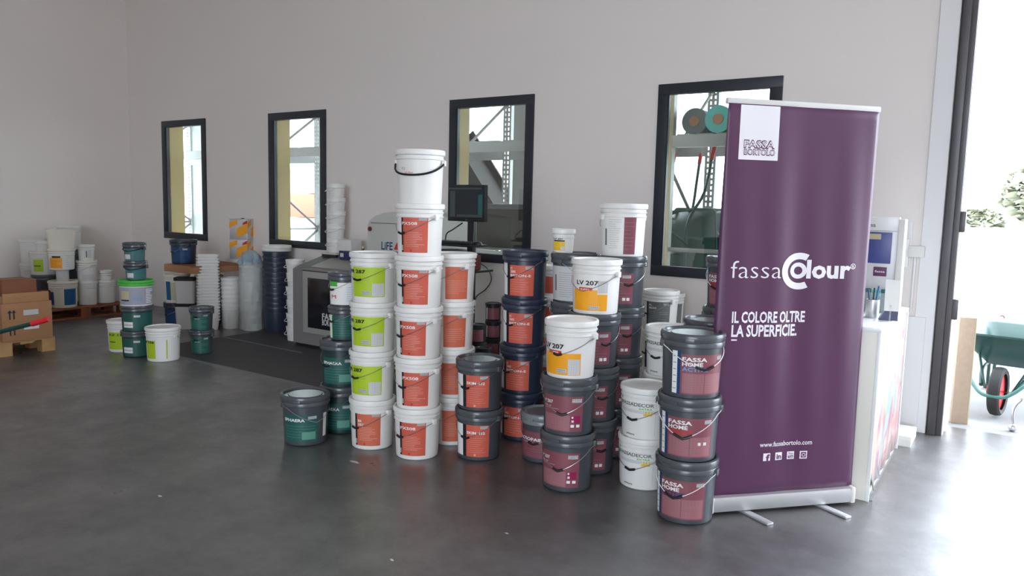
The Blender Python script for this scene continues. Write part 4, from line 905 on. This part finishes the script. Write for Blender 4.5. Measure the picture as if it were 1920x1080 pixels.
def carton(loc, w, d, h, lab, m='card', marks=True, rz=0):
    r = thing('carton', lab, 'carton', loc, rz, 'brown cartons')
    obj('body', bx(0, w, 0, d, 0, h, .004), m, r); obj('tape', bx(w * .45, w * .55, -.001, d + .001, h - .06, h + .001), 'l_tan', r)
    if marks:
        obj('sticker', bx(w, w + .0015, d * .42, d * .72, h * .28, h * .44), 'l_white', r); obj('sticker', bx(w, w + .0015, d * .42, d * .72, h * .66, h * .80), 'l_palegrey', r)
        for y in (.14, .22):
            for z in (.16, .58):
                bm = nb(); box(bm, w, w + .0015, d * y, d * y + .012, h * z, h * (z + .2)); vv = [bm.verts.new((w + .0016, d * y + q_, h * z_)) for q_, z_ in ((-.014, z + .17), (.026, z + .17), (.006, z + .25))]; bm.faces.new(vv); obj('arrow_mark', bm, 'l_black', r)
        obj('seam', bx(w, w + .001, .004, d - .004, h * .50, h * .505), 'card2', r)
    return r
carton((-8.27, 3.09, .141), .50, .44, .36, 'brown carton with arrow marks and white stickers on the pale pallet')
r = thing('carton_flap', 'open brown carton lid standing behind the sticker carton', 'carton', (-8.27, 3.11, .502)); obj('panel', bx(.0, .485, 0, .40, 0, .012, .002), 'card', r); obj('front_lip', bx(.47, .49, .0, .40, .0, .09, .002), 'card', r)
carton((-9.35, 3.16, 0), .42, .34, .33, 'lower carton in the column at the picture edge', 'card', True); carton((-9.35, 3.16, .332), .42, .34, .30, 'middle carton in the column at the picture edge', 'card', True); carton((-9.33, 3.14, .634), .40, .36, .22, 'plain top carton in the column at the picture edge', 'card', False)
carton((-9.25, 3.56, .0), .34, .34, .60, 'brown carton standing between the two pallets', 'card2', False)
G4 = 'buckets piled on the pallet by the side wall'
def pile(px, py, X, items, where, z0=.141): 
    d = wray(px, py); p = CAM + d * (X / d.x); return stack((X, p.y), items, where, G4, z0=z0, jit=.002), p.y
pile(119, 560, -9.80, [('bluewhite', 0), ('greycan', 0), ('orangelab', 0), ('creamrect', 0)], 'the pile nearest the corner carton')
pile(165, 560, -9.82, [('whitelow', 0), ('whitebail', 0), ('whitesmall', 0)], 'the middle pile on the brown pallet')
pile(199, 555, -9.84, [('whitelow', 0), ('whitetiny', 0)], 'the end pile on the brown pallet')
pile(131, 470, -10.33, [('whitelow', 0), ('darkbig', 0), ('darkbig', 0), ('whiteplain', 0)], 'the rear pile at the wall')
pile(82, 490, -10.118, [('darkbig', 0), ('darkbig', 0), ('lidlime', 0)], 'the front pile near the red box')
z, yy = pile(60, 460, -10.42, [('darkbig', 0), ('whiteplain', 0), ('whiteplain', 0)], 'the tall pile against the side wall')
d = wray(78, 470); p = CAM + d * (-10.13 / d.x); put_bucket('whitetiny', (-10.11, p.y - .0, .141 + .1915 * 2 + .2925), 0, 'small white pot on top of the lime-sticker bucket', 'bucket', G4)
d = wray(80, 552); p = CAM + d * (-9.80 / d.x); r = thing('red_carton', 'dark red carton low in the pile at the side wall', 'carton', (-9.79, p.y - .13, .141)); obj('body', bx(-.07, .0, 0, .26, 0, .22, .003), 'redbrown', r); obj('tape', bx(-.071, .001, .11, .15, .0, .2205), 'card2', r)

# ------------------------------------------------------------------ wheelbarrows
def wheelbarrow(lab, loc, rz, rx=0.0, ry=0.0, group='green wheelbarrows'):
    r = thing('wheelbarrow', lab, 'wheelbarrow', loc, 0, group); r.rotation_euler = (rx, ry, rz)
    bm = nb()       # pan: wheel end towards +X
    def ring(x0, x1, wy0, wy1, z, rd=.07):
        out = []
        for cx_, cy_, a0, wy in ((x1, 1, 0, wy1), (x0, 1, 90, wy0), (x0, -1, 180, wy0), (x1, -1, 270, wy1)):
            for i in range(4):
                a = math.radians(a0 + 30 * i); sx_ = -1 if cx_ == x1 else 1
                out.append(bm.verts.new((cx_ + sx_ * rd + rd * math.cos(a), (wy - rd) * cy_ + rd * math.sin(a), z)))
        return out
    R = [ring(-.28, .24, .18, .16, .34, .05), ring(-.36, .36, .25, .24, .44), ring(-.44, .50, .32, .30, .60), ring(-.46, .52, .335, .315, .60), ring(-.46, .52, .335, .315, .615), ring(-.43, .48, .31, .29, .605), ring(-.35, .34, .24, .23, .45), ring(-.27, .23, .17, .15, .352, .05)]
    for a, b in zip(R, R[1:]):
        for i in range(16): bm.faces.new((a[i], a[(i + 1) % 16], b[(i + 1) % 16], b[i]))
    bm.faces.new(list(reversed(R[0]))); bm.faces.new(R[-1]); obj('pan', bm, 'barrow', r, angle=50)
    for s in (-1, 1):
        obj('handle_tube', tube(nb(), smoothpath([(-.95, .30 * s, .60), (-.62, .29 * s, .50), (-.3, .22 * s, .33), (.30, .17 * s, .31), (.55, .12 * s, .22)]), .016, 8), 'barrow', r)
        obj('grip', tube(nb(), [(-1.06, .30 * s, .635), (-.94, .30 * s, .597)], .021, 10), 'red', r)
        obj('leg', tube(nb(), smoothpath([(-.12, .21 * s, .33), (-.34, .25 * s, .03), (-.40, .25 * s, .015), (-.46, .24 * s, .05), (-.46, .23 * s, .40)], 5), .014, 8), 'barrow', r)
        obj('fork_stay', tube(nb(), [(.36, .19 * s, .44), (.56, .09 * s, .19)], .010, 6), 'barrow', r)
    obj('guard_hoop', tube(nb(), smoothpath([(.46, .28, .56), (.60, .22, .34), (.72, .10, .20), (.74, 0, .18), (.72, -.10, .20), (.60, -.22, .34), (.46, -.28, .56)]), .014, 8), 'barrow_light', r)
    w_ = obj('wheel', lathe(nb(), [(.14, -.035), (.17, -.042), (.185, -.03), (.19, 0), (.185, .03), (.17, .042), (.14, .035)], 32, False, False, Matrix.Translation((.56, 0, .19)) @ Matrix.Rotation(PI / 2, 4, 'X')), 'rubber', r)
    obj('hub', lathe(nb(), [(.145, -.015), (.145, .015), (.05, .02), (.045, .07), (.02, .07)], 24, True, True, Matrix.Translation((.56, 0, .19)) @ Matrix.Rotation(PI / 2, 4, 'X')), 'red', w_)
    obj('axle', tube(nb(), [(.56, -.12, .19), (.56, .12, .19)], .008, 8), 'chrome', w_)
    return r
g = dep(78, 598, 5.1)           # tip of one grip reaches into the picture
hd = math.radians(200); 
rzw = math.atan2(-1, .25)
def wb_for_grip(tip, rz, s):    # root location so that grip s ends at tip
    v = Matrix.Rotation(rz, 3, 'Z') @ Vector((-1.06, .30 * s, 0)); return (tip.x - v.x, tip.y - v.y, 0)
g = fl(91, 598, .635); rzw = math.radians(214); wheelbarrow('green wheelbarrow at the picture edge with one red grip showing', wb_for_grip(g, rzw, -1), rzw)
# ------------------------------------------------------------------ outside the doorway
w0 = fl(1866, 782)
wheelbarrow('green wheelbarrow parked outside with its wheel towards the doorway', (w0.x + .10, w0.y + .62, 0), math.radians(-100))
o0 = fl(1783, 790); o1 = fl(1818, 786)
r = thing('chipboard_panel', 'upright pale chipboard panel leaning outside the doorway', 'panel', (o0.x, o0.y, -.012), math.radians(14))
obj('board', bx(0, .105, 0, .06, 0, .80, .002), 'osb', r); obj('edge_strip', bx(.1055, .111, .0, .06, 0, .80), 'l_beige', r)
c0 = fl(1898, 806)
r = thing('chrome_rack_foot', 'curved chrome trolley foot on a ball caster outside the doorway', 'trolley', (c0.x, c0.y, -.012))
obj('tube', tube(nb(), smoothpath([(.0, 0, .06), (-.005, 0, .16), (.03, 0, .23), (.10, 0, .26), (.60, .02, .265), (.66, .02, .23), (.68, .02, .16), (.68, .02, .06)]), .011, 8), 'chrome', r)
for x, y in ((0, 0), (.68, .02)):
    bm = nb(); bmesh.ops.create_uvsphere(bm, u_segments=16, v_segments=10, radius=.03, matrix=Matrix.Translation((x, y, .03))); cst = obj('caster', bm, 'chrome', r)
obj('upright', tube(nb(), [(.34, .01, .265), (.34, .01, 1.4)], .011, 8), 'chrome', r)
# white yard wall, trees
r = thing('yard_wall', 'white wall at the far side of the yard', 'wall', (0, 0, 0))
obj('wall_panel', bx(-14, 16, 17.0, 17.3, -.012, 1.25), 'outdoor_white', r); obj('coping', bx(-14, 16, 16.95, 17.35, 1.25, 1.33), 'outdoor_white', r); r['kind'] = 'structure'
def tree(loc, h, rad, lab, seed):
    r = thing('tree', lab, 'tree', loc, 0, 'trees beyond the yard'); rnd = random.Random(seed)
    obj('trunk', tube(nb(), smoothpath([(0, 0, 0), (.1, .05, h * .35), (-.05, 0, h * .7)]), .14, 8), 'trunk', r)
    bm = nb()
    for i in range(1500):
        u = Vector((rnd.gauss(0, 1), rnd.gauss(0, 1), rnd.gauss(0, 1))).normalized() * rad * (.55 + .5 * rnd.random()); c_ = Vector((u.x, u.y, h * .72 + u.z * .8)); s = .16 * (.6 + rnd.random())
        M = Matrix.Rotation(rnd.random() * 6, 3, 'Z') @ Matrix.Rotation(rnd.random() * 3, 3, 'X')
        bm.faces.new([bm.verts.new(c_ + M @ Vector(q) * s) for q in ((-1, 0, 0), (0, -.5, .1), (1, 0, 0), (0, .5, .1))])
    o = obj('crown', bm, 'leaf', r, smooth=False)
d = onY(1852, 445, 24); tree((d.x - .3, 24, 0), 1.9, .55, 'small rounded shrub-like tree beyond the yard wall', 1)
d = onY(1912, 415, 24); tree((d.x + .5, 24, 0), 3.0, .95, 'larger leafy tree beyond the yard wall', 2)
# pallet racking seen through the windows
def perf_post(bm, x0, x1, y0, y1, H):
    for s in (0, 1):        # two perforated faces and two plain flanges
        pass
    n = int(H / .06); 
    xs = [x0, x0 + (x1 - x0) * .22, x0 + (x1 - x0) * .36, x0 + (x1 - x0) * .64, x0 + (x1 - x0) * .78, x1]
    for a in range(5):
        if a in (1, 3):
            for i in range(n): box(bm, xs[a], xs[a + 1], y0, y0 + .003, i * .06, i * .06 + .028)
        else: box(bm, xs[a], xs[a + 1], y0, y0 + .003, 0, H)
    for x in (x0, x1 - .003): box(bm, x, x + .003, y0 + .003, y1, 0, H)
r = thing('pallet_rack', 'galvanised pallet rack with braced frames outside the windows', 'rack', (0, 0, -.012))
FX = [-12.42, -9.10, -5.57, -2.90, -1.28]; FY = (6.78, 8.0)
for x in FX:
    for y in FY:
        bm = nb(); perf_post(bm, x, x + .12, y, y + .08, 3.2); obj('upright', bm, 'rack', r, smooth=False)
    for k, z in enumerate((.25, 1.12, 1.98)):
        obj('brace', tube(nb(), [(x + .06, FY[0] + .06, z), (x + .06, FY[1] + .03, z + .86)] if k % 2 == 0 else [(x + .06, FY[1] + .03, z), (x + .06, FY[0] + .06, z + .86)], .018, 6), 'rack', r)
    for z in (.25, 1.12, 2.9): obj('cross_bar', tube(nb(), [(x + .06, FY[0] + .05, z), (x + .06, FY[1] + .03, z)], .016, 6), 'rack', r)
for a, b in zip(FX, FX[1:]):
    for z in (2.12,) if a < -6 or a > -3 else (.93, 2.12):
        for y in FY: obj('beam', bx(a + .12, b, y, y + .045, z, z + .11), 'beam', r)
    n = 7
    if a > -3: obj('front_bar', tube(nb(), [(a + .12, FY[0] + .04, 1.16), (b, FY[0] + .04, 1.16)], .02, 8), 'rack', r)
    for z in (2.12,) if a < -6 or a > -3 else (.93, 2.12):
        for i in range(n): obj('deck_plank', bx(a + .14 + i * (b - a - .3) / n, a + .14 + (i + .85) * (b - a - .3) / n, FY[0] + .05, FY[1], z + .111, z + .125), 'rack', r)
for x0, x1 in ((-12.29, -11.90), (-5.42, -5.16), (-8.97, -8.90)): obj('side_sheet', bx(x0, x1, FY[1] + .02, FY[1] + .025, 0, 3.2), 'rack', r)
for i, (px, Yr, c_) in enumerate(((1280, 7.25, 'roll'), (1306, 7.15, 'tealfilm'), (1330, 7.2, 'roll'))):
    p = onY(px, 235, Yr); rr_ = thing('foil_roll', ['dark grey roll nearest the frame on the rack shelf', 'pale teal roll lying between two dark rolls on rack shelf', 'dark grey roll half behind the banner on the rack shelf'][i], 'roll', (-2.64 + .262 * i, Yr - .30, 2.234 + .126), 0, 'rolls on the rack shelf')
    obj('roll', lathe(nb(), [(.05, 0), (.125, 0), (.125, .62), (.05, .62)], 28, True, True, Matrix.Rotation(-PI / 2, 4, 'X')), c_, rr_); obj('core', lathe(nb(), [(.03, -.012), (.048, -.012), (.048, .632), (.03, .632)], 20, True, True, Matrix.Rotation(-PI / 2, 4, 'X')), 'card', rr_)
for i, (px, py, rz) in enumerate(((1288, 400, 60), (1322, 400, 75))):
    p = onY(px, py, 7.25); wheelbarrow(['green wheelbarrow standing on end on the rack beside the window post', 'green wheelbarrow standing on end on the rack, partly behind the banner'][i], (p.x - .30 + .1 * i, 7.02 + .42 * i, 1.03), math.radians(rz), 0, math.radians(84))
for i in range(2): pallet((-2.76, 7.02, -.012 + i * .1405), 0, .95, 1.25, 'pallet', 'wooden pallet under the wheelbarrows behind the last window, ' + ('lower' if i == 0 else 'upper') + ' one')
# things further out
p = onY(905, 330, 9.5)
r = thing('loading_ramp', 'dark steel loading ramp leaning against the rack behind the third window', 'ramp', (-6.6, 8.2, 0))
M = Matrix.Rotation(math.radians(52), 4, 'Y')
obj('deck', box(nb(), -.2, 2.9, 0, .55, -.04, .04, 0, Matrix.Translation((0, 0, 2.35)) @ M), 'darkbrown', r)
for y in (-.03, .55): obj('side_rail', box(nb(), -.2, 2.9, y, y + .03, -.1, .12, 0, Matrix.Translation((0, 0, 2.35)) @ M), 'darkbrown', r)
r = thing('dark_crate', 'dark crate standing low on the rack behind the third window', 'crate', (-5.40, 7.10, 1.044)); obj('body', bx(0, .95, 0, .6, .0, .44, .01), 'darkbrown', r); obj('rim', bx(-.01, .96, -.01, .61, .44, .50, .01), 'charcoal', r)
for i, (x, y, lab) in enumerate(((-13.4, 11.0, 'orange and white wrapped load far out behind the second window'), (-8.9, 11.0, 'orange and white wrapped load far out behind the third window'))):
    r = thing('wrapped_load', lab, 'load', (x, y, -.012), .2, 'wrapped pallet loads in the yard')
    for k in range(4): obj('layer', bx(0, 1.3, 0, 1.0, .14 + k * .52, .14 + k * .52 + .51, .03), 'outdoor_white' if k != 2 else 'orange', r)
    for q in (0, .6, 1.2): obj('pallet_bearer', bx(q, q + .1, 0, 1.0, 0, .14), 'pallet', r)

# ------------------------------------------------------------------ floor marks
def strip(name, p, q, wd, m, lab):
    d = (q - p); a = math.atan2(d.y, d.x); o = obj(name, bx(0, d.length, -wd / 2, wd / 2, .0024, .0034), m); o.location = (p.x, p.y, 0); o.rotation_euler = (0, 0, a); tag(o, lab, 'floor tape'); return o
r = thing('floor_mat', 'dark rubber mat on the floor before the grey cabinet', 'mat', (0, 0, 0))
obj('sheet', bx(-7.25, -3.35, 4.16, 5.93, .0002, .0022), 'mat_rubber', r)
obj('edge_strip', bx(-7.25, -3.35, 4.11, 4.16, .0002, .0018), 'l_grey', r)
strip('floor_tape', fl(418, 632), fl(566, 662), .028, 'l_grey', 'thin pale tape line on the floor before the grey cabinet')
for i, (x, y, s) in enumerate(((665, 866, .03), (950, 1000, .012), (300, 930, .015), (640, 742, .02), (735, 1050, .012))):
    bm = nb(); rnd = random.Random(i); n = 9; p = fl(x, y)
    bm.faces.new([bm.verts.new((s * (.5 + rnd.random()) * math.cos(2 * PI * k / n), s * .45 * (.5 + rnd.random()) * math.sin(2 * PI * k / n), 0)) for k in range(n)])
    g_ = bmesh.ops.extrude_face_region(bm, geom=bm.faces[:]); bmesh.ops.translate(bm, vec=(0, 0, .0006), verts=[v for v in g_['geom'] if isinstance(v, bmesh.types.BMVert)])
    o = obj('dried_paint_spot', bm, 'l_palegrey'); o.location = (p.x, p.y, .0003); tag(o, ['pale paint spot before the four-high lime stack', 'tiny pale spot on the open floor below the charcoal pair', 'tiny pale spot on the dark floor at the far side', 'pale paint spot behind the lone green-label bucket', 'tiny pale spot near the bottom of the picture'][i], 'paint spot')
for l, n in LABELS:
    if n > 16 or n < 4: print('LABEL', n, l)
from collections import Counter
for l, c_ in Counter(l for l, n in LABELS).items():
    if c_ > 1: print('DUP', c_, l)
